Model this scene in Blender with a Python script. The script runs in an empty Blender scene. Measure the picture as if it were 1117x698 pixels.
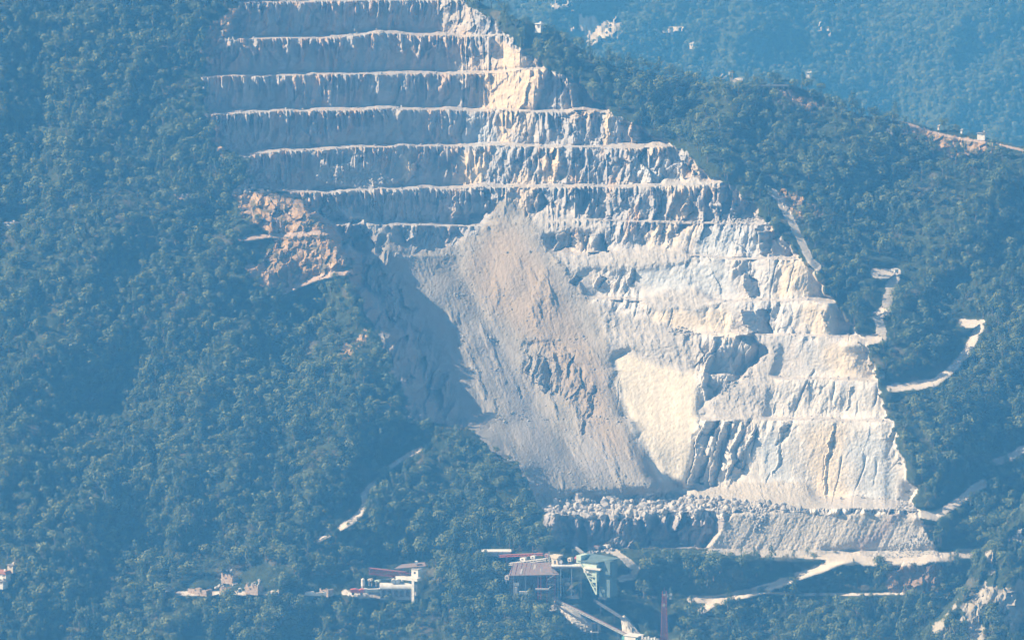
import bpy, bmesh, math, random
import numpy as np
from mathutils import Vector, Matrix

R = math.radians
SC = bpy.context.scene
COL = SC.collection

# ------------------------------------------------------------------ camera, light, exposure
CAM_H, PITCH = 600.0, R(8.0)
FPX = 558.5 / math.tan(R(4.95))            # focal length in units of 1/1117 of the picture width
cam = bpy.data.cameras.new('camera')
cam.sensor_fit = 'HORIZONTAL'
cam.sensor_width = 36.0
cam.lens = 36.0 * FPX / 1117.0
cam.clip_start = 5.0
cam.clip_end = 30000.0
camo = bpy.data.objects.new('camera', cam)
COL.objects.link(camo)
camo.location = (0, 0, CAM_H)
camo.rotation_euler = (math.pi / 2 - PITCH, 0, 0)
SC.camera = camo

SUN_TO = Vector((-0.79, -0.03, 0.57)).normalized()     # direction towards the sun: from the left
elev = math.asin(SUN_TO.z)
sun = bpy.data.lights.new('sun', 'SUN')
sun.energy = 5.0
sun.angle = R(0.5)
sun.color = (1.0, 0.95, 0.87)
suno = bpy.data.objects.new('sun', sun)
COL.objects.link(suno)
suno.rotation_euler = (-SUN_TO).to_track_quat('-Z', 'Y').to_euler()
suno.location = (0, 0, 900)

world = bpy.data.worlds.new('World')
SC.world = world
world.use_nodes = True
wn = world.node_tree.nodes
bg = wn['Background']
sky = wn.new('ShaderNodeTexSky')
sky.sky_type = 'NISHITA'
sky.sun_disc = False
sky.sun_elevation = elev
sky.sun_rotation = math.atan2(SUN_TO.x, SUN_TO.y)
sky.altitude = 300
world.node_tree.links.new(sky.outputs[0], bg.inputs[0])
bg.inputs[1].default_value = 0.06

SC.view_settings.view_transform = 'Standard'
SC.view_settings.look = 'None'
SC.view_settings.exposure = 0.58
SC.view_settings.gamma = 1.0
SC.render.engine = 'CYCLES'
SC.cycles.use_denoising = True
SC.cycles.denoising_input_passes = 'RGB'
SC.cycles.max_bounces = 4
SC.cycles.volume_bounces = 1
SC.cycles.diffuse_bounces = 1

HAZE_DENSITY = 2.0e-4
HAZE_COLOR = (0.105, 0.445, 0.96)

# ------------------------------------------------------------------ helpers
def tag(o, label=None, cat=None, group=None, kind=None):
    if label: o['label'] = label
    if cat: o['category'] = cat
    if group: o['group'] = group
    if kind: o['kind'] = kind
    return o

def empty(name, loc, label, cat, group=None):
    o = bpy.data.objects.new(name, None)
    o.empty_display_size = 2
    COL.objects.link(o)
    o.location = loc
    return tag(o, label, cat, group)

def new_mat(name):
    m = bpy.data.materials.new(name)
    m.use_nodes = True
    nt = m.node_tree
    return m, nt, nt.nodes['Principled BSDF'], nt.nodes, nt.links

def plain(name, c1, c2=None, scale=0.6, rough=0.8, metal=0.0):
    """weathered surface: two tones mixed by a noise in object space"""
    m, nt, b, N, Lk = new_mat(name)
    if c2 is None: c2 = tuple(v * 0.7 for v in c1)
    tc = N.new('ShaderNodeTexCoord')
    nz = N.new('ShaderNodeTexNoise'); nz.inputs['Scale'].default_value = scale; nz.inputs['Detail'].default_value = 5
    cr = N.new('ShaderNodeMapRange'); cr.inputs['From Min'].default_value = 0.35; cr.inputs['From Max'].default_value = 0.65
    mx = N.new('ShaderNodeMix'); mx.data_type = 'RGBA'
    mx.inputs[6].default_value = (*c1, 1); mx.inputs[7].default_value = (*c2, 1)
    Lk.new(tc.outputs['Object'], nz.inputs['Vector']); Lk.new(nz.outputs['Fac'], cr.inputs['Value'])
    Lk.new(cr.outputs['Result'], mx.inputs[0]); Lk.new(mx.outputs[2], b.inputs['Base Color'])
    b.inputs['Roughness'].default_value = rough
    b.inputs['Metallic'].default_value = metal
    return m

# numpy noise --------------------------------------------------
def _lat(seed, n=256):
    return np.random.RandomState(seed).rand(n, n).astype(np.float32)
_LATS = {}
def vn(x, y, seed):
    """smooth value noise in 0..1"""
    if seed not in _LATS: _LATS[seed] = _lat(seed)
    t = _LATS[seed]
    xi = np.floor(x).astype(np.int32); yi = np.floor(y).astype(np.int32)
    fx = (x - xi).astype(np.float32); fy = (y - yi).astype(np.float32)
    fx = fx * fx * (3 - 2 * fx); fy = fy * fy * (3 - 2 * fy)
    a = t[yi & 255, xi & 255]; b = t[yi & 255, (xi + 1) & 255]
    c = t[(yi + 1) & 255, xi & 255]; d = t[(yi + 1) & 255, (xi + 1) & 255]
    return a + (b - a) * fx + (c - a) * fy + (a - b - c + d) * fx * fy
def fbm(x, y, seed, oct=4, gain=0.5):
    s = 0; a = 1.0; tot = 0
    for k in range(oct):
        s = s + a * vn(x * 2 ** k + 17.3 * k, y * 2 ** k + 9.1 * k, seed + k); tot += a; a *= gain
    return s / tot
def sstep(a, b, x):
    t = np.clip((x - a) / (b - a), 0, 1); return t * t * (3 - 2 * t)
def pl(pts, v):
    p = np.array(pts, dtype=np.float64); return np.interp(v, p[:, 0], p[:, 1])
def box1(a, r, ax):
    if r < 1: return a
    r = int(r)
    pad = [(0, 0), (0, 0)]; pad[ax] = (r + 1, r)
    c = np.cumsum(np.pad(a, pad, mode='edge'), axis=ax, dtype=np.float64)
    if ax == 0: return (c[2 * r + 1:, :] - c[:-2 * r - 1, :]) / (2 * r + 1)
    return (c[:, 2 * r + 1:] - c[:, :-2 * r - 1]) / (2 * r + 1)
def blur(a, r):
    a = a.astype(np.float64)
    for _ in range(2):
        a = box1(box1(a, r, 0), r, 1)
    return a
def inpoly(px, py, pts):
    out = np.zeros(px.shape, bool)
    p = np.array(pts, float)
    sel = (px >= p[:, 0].min()) & (px <= p[:, 0].max()) & (py >= p[:, 1].min()) & (py <= p[:, 1].max())
    x = px[sel]; y = py[sel]; r = np.zeros(x.shape, bool)
    n = len(p)
    for i in range(n):
        x1, y1 = p[i]; x2, y2 = p[(i + 1) % n]
        if y1 == y2: continue
        c = ((y1 > y) != (y2 > y)) & (x < (x2 - x1) * (y - y1) / (y2 - y1) + x1)
        r ^= c
    out[sel] = r
    return out
def polydist(px, py, pts, reach=30):
    """distance to a polyline, signed vertical offset and |tangent x| of the nearest segment"""
    p = np.array(pts, float)
    D = np.full(px.shape, 1e3); V = np.zeros(px.shape); T = np.zeros(px.shape)
    sel = (px > p[:, 0].min() - reach) & (px < p[:, 0].max() + reach) & (py > p[:, 1].min() - reach) & (py < p[:, 1].max() + reach)
    x = px[sel]; y = py[sel]
    d0 = np.full(x.shape, 1e3); v0 = np.zeros(x.shape); t0 = np.zeros(x.shape)
    for i in range(len(p) - 1):
        a = p[i]; b = p[i + 1]; ab = b - a; l2 = (ab ** 2).sum()
        t = np.clip(((x - a[0]) * ab[0] + (y - a[1]) * ab[1]) / l2, 0, 1)
        cx = a[0] + t * ab[0]; cy = a[1] + t * ab[1]
        d = np.hypot(x - cx, y - cy); m = d < d0
        d0[m] = d[m]; v0[m] = (y - cy)[m]; t0[m] = abs(ab[0]) / math.sqrt(l2)
    D[sel] = d0; V[sel] = v0; T[sel] = t0
    return D, V, T

# ------------------------------------------------------------------ the mountain: plan of slopes, benches, tracks
# (survey coordinates: u to the right, v downwards, 1 unit is about 0.4 m on the quarry; L is the distance behind the foot)
Y0 = 2500.0
def world_pt(u, v, L):
    Y = Y0 * np.exp(L / FPX)
    a = (u - 558.5) / FPX; b = (349.0 - v) / FPX
    dy = math.cos(PITCH) + b * math.sin(PITCH)
    dz = -math.sin(PITCH) + b * math.cos(PITCH)
    return a / dy * Y, Y, CAM_H + dz / dy * Y

gu = np.arange(-80, 1201, 1.0); gv = np.arange(-80, 781, 1.0)
U, V_ = np.meshgrid(gu, gv)
CREST = [(-80, -300), (500, -300), (508, -8), (530, 8), (560, 18), (600, 34), (640, 55), (665, 68), (700, 76), (740, 88), (800, 92), (860, 92),
         (890, 100), (940, 126), (985, 132), (1020, 140), (1070, 150), (1117, 158), (1200, 175)]
crest = pl(CREST, gu) + (fbm(gu / 17.0, gu * 0, 301, 3) - 0.5) * 8 * (gu > 515)
CR = np.broadcast_to(crest[None, :], U.shape)
V = np.maximum(V_, CR)                       # rows past the crest run down the back of the ridge
BACK = np.maximum(CR - V_, 0)

XL = [(-80, 280), (0, 268), (40, 250), (80, 222), (130, 230), (170, 245), (205, 262), (230, 330), (262, 368), (300, 384), (335, 395), (362, 414), (400, 431), (430, 442), (462, 456), (468, 488), (478, 520), (492, 542), (508, 563), (540, 584), (560, 594), (600, 598), (790, 598)]
XE = [(-80, 470), (0, 503), (40, 552), (72, 592), (100, 640), (122, 662), (150, 712), (168, 740), (198, 778), (245, 836), (280, 872), (325, 906), (366, 937), (412, 957), (456, 967), (510, 987), (556, 1001), (605, 1026), (790, 1040)]
xl = pl(XL, V) - 3 * sstep(225, 260, V) + (fbm(V / 16.0, V * 0, 303, 3) - .5) * 16
xe = pl(XE, V) + (fbm(V / 15.0, V * 0 + 4, 305, 3) - .5) * 22 - 1
xp = (fbm(V / 20.0, V * 0 + 7, 309, 2) - .5) * 50 * (V < 240) + pl([(-80, 475), (60, 512), (200, 500), (300, 500), (400, 560), (520, 640), (790, 700)], V)
Dp = pl([(-80, 74), (80, 80), (200, 98), (300, 112), (400, 104), (470, 78), (510, 52), (545, 38), (600, 24), (650, 10), (700, 0), (790, 0)], V)
Pw = pl([(-80, 5), (180, 10), (220, 34), (250, 50), (300, 60), (385, 68), (440, 60), (480, 30), (530, 12), (550, 4), (600, 30), (650, 0), (790, 0)], V)
De = pl([(-80, 46), (0, 44), (80, 20), (200, -20), (300, -42), (400, -32), (500, -22), (600, -5), (660, 0), (790, 0)], V)
G = (698.0 - V) * 0.95
wall_w = pl([(-80, 40), (220, 40), (250, 26), (330, 28), (400, 40), (790, 40)], V)
left = Pw * sstep(0, wall_w, U - xl) + (Dp - Pw) * np.clip((U - xl) / (xp - xl), 0, 1)
right = Dp + (De - Dp) * np.clip((U - xp) / np.maximum(xe - xp, 20), 0, 1)
fl = U - xe
flank = De + pl([(0, 0), (22, 9), (60, 15), (110, 36), (200, 12), (300, 46), (400, 16), (520, 50), (800, 30)], fl) * pl([(540, 1), (640, 0.3), (700, 0.2)], V)
D = np.where(U < xl, 0, np.where(U < xp, left, np.where(U < xe, right, flank)))
Dw = 1 - sstep(190, 230, V)
D = blur(D, 3) * (1 - Dw) + blur(D, 16) * Dw
G = G + D
forest_w = blur(((U < xl - 4) | (U > xe + 6) | (V > 612)).astype(float), 6)
und = (fbm(U / 95.0 + V / 240.0, V / 130.0, 11, 3) - 0.5) * 92 + (fbm(U / 32.0 + V / 60.0, V / 40.0, 21, 3) - 0.5) * 22
UND = und * forest_w * (1 - .85 * (1 - sstep(8, 60, xl - U)) * (U < xl + 5) * sstep(225, 260, V) * (1 - sstep(590, 620, V))) * (1 - (1 - sstep(10, 100, xl - U)) * (1 - sstep(225, 270, V)) * (U < xe))
TRACKS = [  # name, label, half width, line
    ('haul_track', 'pale haul track climbing along the right rim of the quarry below a pink bank', 4.0, [(842, 209), (850, 218), (858, 232), (866, 246), (876, 268), (884, 284), (892, 292)]),
    ('haul_track', 'pale dirt track running down from where the white truck stands', 5.2, [(955, 298), (968, 299), (978, 298), (972, 310), (969, 325), (967, 337), (957, 345), (960, 356), (962, 368), (946, 372), (925, 371)]),
    ('haul_track', 'pale hairpin track on the far right slope', 4.6, [(1050, 353), (1070, 353), (1064, 366), (1056, 382), (1044, 396), (1032, 408), (1018, 417), (990, 422), (972, 423)]),
    ('haul_track', 'track winding up to the right edge from the corner of the quarry foot', 4.6, [(1000, 560), (1022, 563), (1034, 554), (1048, 545), (1064, 532), (1072, 527)]),
    ('haul_track', 'short pale stretch of track at the right edge of the photo', 4.0, [(1086, 504), (1098, 500), (1112, 492), (1125, 486)]),
    ('ridge_track', 'pink track along the ridge crest at the upper right', 1.3, [(984, 133), (995, 137), (1020, 145), (1045, 151), (1085, 157), (1125, 166)]),
    ('works_road', 'broad pale works road along the foot of the spoil heap', 5.0, [(905, 608), (940, 611), (990, 612), (1030, 608), (1058, 603)]),
    ('works_road', 'pale road descending from the spoil heap towards the lower left', 4.4, [(928, 606), (905, 617), (880, 625), (850, 636), (826, 644), (812, 648)]),
    ('works_road', 'pale road end with hairpin on the slope to the right of the lattice mast', 4.2, [(754, 653), (775, 654), (800, 650), (815, 646)]),
    ('works_road', 'pale wedge of road just under the hairpin', 4.0, [(788, 655), (772, 660), (765, 666)]),
    ('works_road', 'dusty ramp curving down behind the green hopper house', 3.6, [(664, 600), (674, 604), (684, 612), (694, 620), (690, 628), (678, 631)]),
    ('forest_track', 'thin pale track segment slanting through the wood, upper end', 2.6, [(424, 510), (436, 502), (446, 496), (459, 489)]),
    ('forest_track', 'broken bit of pale track in the middle of the wood', 3.2, [(372, 575), (384, 569), (394, 558), (398, 548), (397, 539), (408, 527)]),
    ('forest_track', 'short pale track end low in the wood', 2.4, [(347, 588), (358, 584)]),
    ('bench_road', 'white level road in the wood in front of the ruined stone works', 2.2, [(192, 647), (225, 647), (252, 646), (280, 647), (304, 645)]),
    ('bench_road', 'pale terrace on which the gravel washing plant stands', 3.0, [(376, 646), (390, 648), (420, 650), (452, 648)]),
    ('bench_road', 'pale shelf road running across the reddish bank', 2.4, [(262, 262), (285, 258), (318, 256), (345, 254), (376, 254)]),
    ('bench_road', 'pale lower shelf road under the reddish bank', 3.0, [(310, 318), (325, 311), (345, 303), (362, 299), (386, 296)]),
    ('bench_road', 'level shelf path on the slope under the works road', 1.4, [(830, 646), (880, 648), (940, 648), (985, 647)]),
]
trk = np.zeros(U.shape)
for nm, lab, hw, line in TRACKS[:10]:
    d, _, _ = polydist(U, V, line, 90); trk = np.maximum(trk, np.exp(-(d / 34.0) ** 2))
G = G + UND * (1 - trk * .9)
# side valleys of the wood: run of each valley line, half width, depth
for pts, hw, dep in [
        ([(330, 322), (350, 350), (385, 372)], 22, 16), ([(350, 330), (290, 350), (250, 330)], 16, 10),
        ([(390, 545), (440, 500), (462, 482)], 16, 12), ([(455, 560), (500, 575), (560, 590)], 26, 16),
        ([(60, 480), (130, 440), (230, 400)], 30, 14), ([(190, 610), (250, 600)], 26, 14), ([(120, 120), (170, 190), (250, 230)], 30, 12),
        ([(340, 590), (440, 612), (520, 600)], 22, 16), ([(700, 640), (760, 655), (840, 670)], 30, 22)]:
    d, _, _ = polydist(U, V, pts, 60)
    G = G + dep * np.exp(-(d / hw) ** 2)
# foot of the quarry: floor with boulders, wall below it, works road, slope under the works
foot = sstep(585, 605, U) * (1 - sstep(1010, 1060, U))
prof = pl([(470, 0), (530, 0), (566, 34), (600, 12), (608, 38), (640, 22), (665, 40), (698, 30), (790, 20)][0:0] or
          [(470, 0), (536, 0), (562, -30), (598, -6), (608, -34), (645, -8), (720, 0), (790, 0)], V)
heapz = sstep(770, 830, U) * (1 - sstep(1010, 1060, U))
prof2 = pl([(470, 0), (536, 0), (553, -24), (600, -2), (612, -34), (650, -6), (720, 0), (790, 0)], V)
G = G + foot * (prof * (1 - heapz) + prof2 * heapz)

# benches (crest line of each)
B = [[(-80, -84), (1200, -84)], [(-80, -40), (1200, -40)],
     [(-80, 3), (285, 3), (400, 1), (500, 0), (1200, 0)],
     [(-80, 44), (265, 43), (350, 42), (385, 39), (410, 37), (450, 39), (550, 40), (1200, 42)],
     [(-80, 86), (218, 85), (250, 83), (480, 81), (600, 76), (1200, 76)],
     [(-80, 126), (220, 125), (330, 121), (440, 119), (560, 121), (690, 123), (1200, 125)],
     [(-80, 180), (250, 174), (300, 166), (340, 164), (440, 159), (600, 161), (720, 161), (1200, 163)],
     [(-80, 220), (300, 211), (360, 209), (420, 206), (560, 204), (690, 204), (750, 202), (790, 199), (1200, 199)],
     [(-80, 250), (420, 246), (560, 246), (640, 240), (700, 243), (840, 246), (1200, 248)],
     [(-80, 288), (600, 278), (660, 280), (740, 278), (790, 283), (870, 283), (1200, 285)],
     [(-80, 334), (600, 324), (690, 328), (760, 330), (840, 329), (910, 330), (1200, 331)],
     [(-80, 374), (620, 372), (700, 366), (800, 364), (940, 370), (1200, 372)],
     [(-80, 410), (680, 404), (760, 408), (850, 413), (960, 416), (1200, 418)],
     [(-80, 462), (680, 460), (780, 458), (870, 459), (965, 461), (1200, 462)],
     [(-80, 562), (600, 562), (700, 560), (800, 556), (860, 553), (1000, 557), (1200, 558)],
     [(-80, 600), (600, 600), (760, 599), (1200, 602)]]
wob = (fbm(gu / 40.0, gu * 0 + 3.3, 41, 3) - 0.5) * 4
lines = []
for i, b in enumerate(B):
    lines.append(pl(b, gu) + (fbm(gu / 22.0, gu * 0 + i * 5.7, 51, 3) - 0.5) * 4.0)
colidx = np.arange(len(gu))
def sampG(vrow):
    r = np.clip(vrow + 80.0, 0, len(gv) - 1.001); i = r.astype(int); f = r - i
    return G[i, colidx] * (1 - f) + G[i + 1, colidx] * f
LB = G.copy(); LEDGE = np.zeros_like(G); FPOS = np.zeros_like(G)
for k in range(1, len(lines)):
    up, lo = lines[k - 1], lines[k]
    gu_, gl_ = sampG(up), sampG(lo)
    h = lo - up
    dG = np.maximum(gu_ - gl_, 8)
    W = np.maximum(dG - 0.27 * h, 4) 
    t = np.maximum(W / 7.0, 2.2) * (.7 + .8 * fbm(gu / 12.0, gu * 0 + k * 3.1, 55, 3))
    m = (V >= up[None, :]) & (V < lo[None, :])
    s = (lo[None, :] - V)                        # 0 at the crest of the lower bench
    led = s < t[None, :]
    val = np.where(led, gl_ + W * (s / t), gl_ + W + (dG - W) * (s - t) / np.maximum(h - t, 1))
    LB = np.where(m, val, LB); LEDGE = np.where(m & led, 1.0, LEDGE)
    FPOS = np.where(m, np.clip((s - t) / np.maximum(h - t, 1), 0, 1), FPOS)   # 0 toe .. 1 crest of the face

wu = U + (fbm(U / 14.0, V / 14.0, 61, 3) - 0.5) * 14; wv = V + (fbm(U / 14.0, V / 14.0, 71, 3) - 0.5) * 12
PIT = [(268, -90), (262, 12), (240, 50), (222, 86), (228, 126), (240, 150), (262, 176), (282, 205), (330, 215), (345, 235), (372, 262), (382, 300), (392, 335), (412, 362),
       (430, 400), (442, 430), (452, 458), (488, 464), (518, 473), (541, 492), (563, 508), (583, 538), (593, 560), (606, 596), (740, 598), (770, 600), (905, 606), (1026, 608), (1012, 575), (1000, 553), (988, 510), (968, 458), (957, 412),
       (937, 366), (907, 325), (873, 280), (838, 245), (803, 205), (775, 192), (745, 165), (712, 150), (664, 120), (640, 98), (594, 72), (552, 38), (508, 2), (470, -90)]
wr = (fbm(U / 5.0, V / 6.0, 307, 3) - .5) * 14
pit = inpoly(U + (wu - U) * 0.9 + wr, V + (wv - V) * 0.45, PIT)
SCREE = [(436, 262), (450, 276), (495, 270), (528, 248), (546, 212), (580, 236), (604, 282), (634, 300), (652, 345), (668, 382), (674, 430), (700, 490), (728, 534), (716, 541), (600, 548), (583, 540),
         (563, 508), (541, 492), (518, 473), (488, 464), (456, 458), (442, 430), (430, 400), (414, 362), (405, 320), (398, 280), (415, 262)]
scree = inpoly(U + (wu - U) * 0.5, wv, SCREE) & pit
HEAP = [(765, 604), (800, 560), (830, 556), (900, 560), (1000, 560), (1012, 580), (1028, 612), (905, 610)]
heap = inpoly(U, wv * 0.3 + V * 0.7, HEAP)
TALUS = [[(560, 240), (600, 225), (645, 232), (662, 252), (640, 252), (622, 250), (590, 262)],
         [(590, 272), (640, 278), (700, 270), (745, 272), (760, 284), (700, 292), (650, 292), (615, 300), (640, 325), (700, 350), (720, 362), (668, 385), (640, 330)],
         [(668, 372), (690, 345), (720, 352), (740, 365), (772, 372), (776, 400), (745, 405), (700, 396)],
         [(700, 322), (760, 312), (780, 330), (760, 336), (710, 336)],
         [(765, 455), (770, 440), (815, 404), (838, 384), (822, 364), (850, 372), (846, 400), (832, 460), (820, 468), (800, 456)],
         [(735, 545), (790, 525), (875, 527), (895, 556), (800, 556)],
         [(720, 200), (760, 192), (790, 197), (785, 206), (725, 206)],
         [(430, 172), (440, 158), (440, 160)], [(340, 198), (350, 178), (400, 178), (440, 200), (400, 206)],
         [(420, 262), (365, 228), (378, 226), (430, 258)]]
talus = np.zeros(U.shape, bool)
for t in TALUS: talus |= inpoly(wu, wv, t)
talus &= pit
bench_w = blur((pit & ~scree & ~heap).astype(float), 1)
near_scree = np.clip(blur(scree.astype(float), 14) * 4, 0, 1)
bench_w = bench_w * (1 - near_scree) + blur((pit & ~scree & ~heap).astype(float), 8) * near_scree
L = G * (1 - bench_w) + LB * bench_w
tal = blur(talus.astype(float), 2)
L = L * (1 - tal) + (blur(L, 9) - 5) * tal
scr = blur((scree).astype(float), 2)

rough_low = blur((pit & ~scree & ~heap & (V > 225) & (V < 550) & (U > 560 + 0.2 * (V - 225))).astype(float), 8)
soft = rough_low * np.clip(0.45 + (fbm(U / 45.0, V / 30.0, 75, 2) - 0.5) * 2.4, 0, .95)
L = L * (1 - soft) + blur(L, 5) * soft
FACETS = [([(776, 366), (822, 364), (838, 384), (815, 404), (770, 440), (767, 420)], .7),
          ([(768, 458), (784, 457), (764, 530), (749, 530)], 1.6), ([(789, 458), (801, 458), (782, 528), (771, 530)], 1.6),
          ([(808, 460), (816, 461), (800, 518), (792, 524)], 1.6), ([(822, 462), (826, 463), (812, 510), (806, 515)], 1.5),
          ([(645, 254), (656, 254), (666, 276), (643, 280)], 1.3), ([(608, 255), (622, 252), (624, 266), (604, 280)], 1.2),
          ([(689, 291), (695, 292), (693, 310), (683, 319)], 1.5), ([(655, 296), (662, 304), (658, 313), (649, 314)], 1.4), ([(628, 297), (636, 302), (633, 309), (622, 307)], 1.3),
          ([(584, 380), (592, 388), (598, 400), (600, 425), (592, 429), (583, 405)], 1.1), ([(600, 378), (608, 386), (616, 408), (613, 428), (606, 424)], 1.2),
          ([(574, 380), (579, 390), (582, 410), (577, 405)], 2.0),
          ([(641, 418), (649, 425), (648, 445), (640, 472), (634, 476), (641, 448)], 1.1),
          ([(493, 209), (535, 208), (543, 225), (525, 240), (497, 238)], 0.8), ([(575, 207), (592, 206), (597, 222), (578, 244), (572, 226)], 0.9),
          ([(776, 204), (797, 204), (804, 224), (794, 234), (778, 232)], 1.3), ([(731, 168), (766, 194), (742, 196), (735, 182)], 1.2),
          ([(612, 79), (630, 86), (662, 121), (626, 121), (616, 100)], 1.2), ([(640, 130), (655, 128), (652, 158), (640, 150)], .8),
          ([(690, 132), (702, 150), (692, 158), (684, 150)], 1.0),
          ([(812, 294), (826, 308), (826, 326), (815, 324)], 1.2), ([(810, 338), (843, 337), (841, 362), (815, 363)], 0.9), ([(893, 336), (906, 346), (900, 360)], 0.7),
          ([(860, 252), (838, 262), (842, 280), (830, 276), (826, 250)], 1.0), ([(818, 372), (826, 372), (822, 410), (812, 412)], 0.9),
          ([(742, 228), (752, 212), (758, 228), (748, 240)], 1.0), ([(700, 168), (706, 166), (702, 200), (696, 200)], 1.0),
          ([(906, 462), (912, 462), (903, 548), (898, 548)], 1.0), ([(854, 462), (862, 462), (852, 500), (842, 520)], 1.0),
          ([(928, 420), (933, 418), (931, 440), (926, 446)], 0.9),
          ([(540, 505), (548, 512), (552, 524), (544, 526)], 1.1), ([(565, 420), (572, 432), (566, 434)], 1.0)]
# rock relief: buttresses, ribs and broken blocks
amp = pl([(0, 1.0), (240, 1.0), (300, 0.75), (420, 0.45), (540, 0.35), (565, 1.2), (600, 1.2)], V) * bench_w * (1 - 0.9 * tal) * (1 - LEDGE * 0.8)
SMOOTH = [[(517, 82), (545, 76), (598, 73), (590, 100), (582, 120), (513, 120)],
          [(540, 41), (590, 71), (545, 75), (538, 60)],
          [(668, 388), (690, 379), (745, 404), (760, 402), (764, 455), (748, 530), (722, 518), (700, 480), (680, 440)],
          [(544, 124), (558, 124), (557, 158), (543, 158)], [(660, 124), (669, 124), (668, 158), (656, 158)],
          [(700, 288), (800, 288), (800, 326), (700, 326)], [(745, 248), (800, 248), (800, 278), (740, 276)],
          [(715, 338), (790, 338), (785, 364), (720, 362)], [(830, 372), (930, 376), (940, 412), (850, 410)],
          [(850, 285), (880, 282), (905, 320), (850, 325)], [(870, 332), (905, 332), (930, 364), (860, 364)],
          [(825, 470), (960, 465), (985, 540), (890, 545), (830, 520)],
          [(503, 165), (530, 165), (528, 200), (500, 200)]]
smooth = np.zeros(U.shape, bool)
for t in SMOOTH: smooth |= inpoly(wu, wv, t)
amp = amp * (1 - 0.6 * blur(smooth.astype(float), 1))
skx = U + V * 0.22
warp = (fbm(U / 30.0, V / 30.0, 81, 3) - 0.5) * 10
rb1 = np.abs(fbm((skx + warp) / 26.0, V / 70.0, 91, 2) - 0.5) * 2
rb2 = np.abs(vn((skx + warp) / 8.5, V / 26.0, 101) - 0.5) * 2
rb3 = np.abs(vn((skx + warp * 0.6) / 4.2, V / 13.0, 111) - 0.5) * 2
blk = fbm(U / 9.0, V / 9.0, 121, 3) - 0.5
fray = 0.55 + 0.8 * FPOS
slabm = blur(inpoly(wu * .5 + U * .5, wv * .5 + V * .5, SMOOTH[2]).astype(float), 4)
L = L * (1 - slabm) + blur(L, 24) * slabm
amp = amp * (1 - .65 * slabm); LEDGE = np.where(slabm > .3, 0, LEDGE)
RIBS = [[(570, 374), (600, 370), (622, 378), (640, 410), (656, 440), (642, 470), (620, 436), (584, 424), (572, 400)], [(740, 366), (822, 362), (838, 385), (815, 405), (770, 442), (764, 420)], [(762, 456), (832, 460), (806, 532), (746, 532)]]
ribs = np.zeros(U.shape, bool)
for t in RIBS: ribs |= inpoly(wu, wv, t)
amp = np.maximum(amp, 0.85 * blur(ribs.astype(float), 2))
fmask = np.zeros(U.shape, bool)
for t, _s in FACETS: fmask |= inpoly(wu, wv, t)
patchy = sstep(.36, .60, fbm(U / 26.0, V / 22.0, 115, 3))
lowz = sstep(225, 300, V) * (1 - sstep(540, 560, V)) * (1 - blur(ribs.astype(float), 2))
amp = amp * (1 - lowz * (1 - patchy) * .8)
amp = np.maximum(amp, .42 * blur(fmask.astype(float), 1))
def facets(cx, cy, seed):
    px = skx / cx + (fbm(U / 20.0, V / 20.0, seed + 5, 2) - .5) * .8; py = V / cy
    ix = np.floor(px).astype(int); iy = np.floor(py).astype(int)
    best = np.full(U.shape, 9.0); out = np.zeros(U.shape)
    T = [_lat(seed + j) for j in range(5)]
    for dx in (-1, 0, 1):
        for dy in (-1, 0, 1):
            jx = (ix + dx) & 255; jy = (iy + dy) & 255
            qx = ix + dx + T[0][jy, jx]; qy = iy + dy + T[1][jy, jx]
            d = (px - qx) ** 2 + (py - qy) ** 2; m = d < best
            val = (T[2][jy, jx] - .5) * 2 * (px - qx) * cx + (T[3][jy, jx] - .5) * .8 * (py - qy) * cy + (T[4][jy, jx] - .5) * 2.5
            best = np.where(m, d, best); out = np.where(m, val, out)
    return out
upz = (1 - sstep(225, 262, V)) * bench_w
ra = np.maximum(0, 1 - np.abs(vn((U + warp * .5) / 5.0, V / 34.0, 901) - .5) * 7)
rbb = np.maximum(0, 1 - np.abs(vn((U + warp * .4) / 3.0, V / 22.0, 903) - .5) * 5)
dens = sstep(.35, .62, fbm(U / 22.0, V / 26.0, 905, 3))
L = L - upz * (1 - LEDGE) * (ra * 4.8 * (.35 + .9 * FPOS) + rbb * 3.0 * (.15 + 1.1 * FPOS ** 1.5)) * (.3 + 1.1 * dens)
amp = amp * (1 - .45 * upz * (1 - sstep(480, 620, U)) - .2 * upz)
lz2 = sstep(235, 290, V) * (1 - sstep(545, 560, V))
amp_f = 1 - .6 * lz2
L = L - amp * amp_f * (facets(15.0, 30.0, 801) * .9 + facets(6.0, 13.0, 821) * .8 + facets(3.2, 8.0, 881) * .8)
L = L - tal * facets(7.0, 9.0, 841) * .15
crk = np.maximum(0, 1 - np.abs(vn((skx + warp) / 20.0, V / 90.0, 907) - .5) * 22) * sstep(.5, .62, fbm(U / 30.0, V / 30.0, 909, 2))
L = L + crk * 3.4 * lz2 * bench_w * (1 - tal) * (1 - slabm)
L = L - amp * .8 * ((rb1 - 0.4) * 18 + ((rb2 - 0.4) * 8.5 * fray + (rb3 - 0.4) * 4.5 * fray + blk * 4) * (1 - .35 * lz2))
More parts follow.
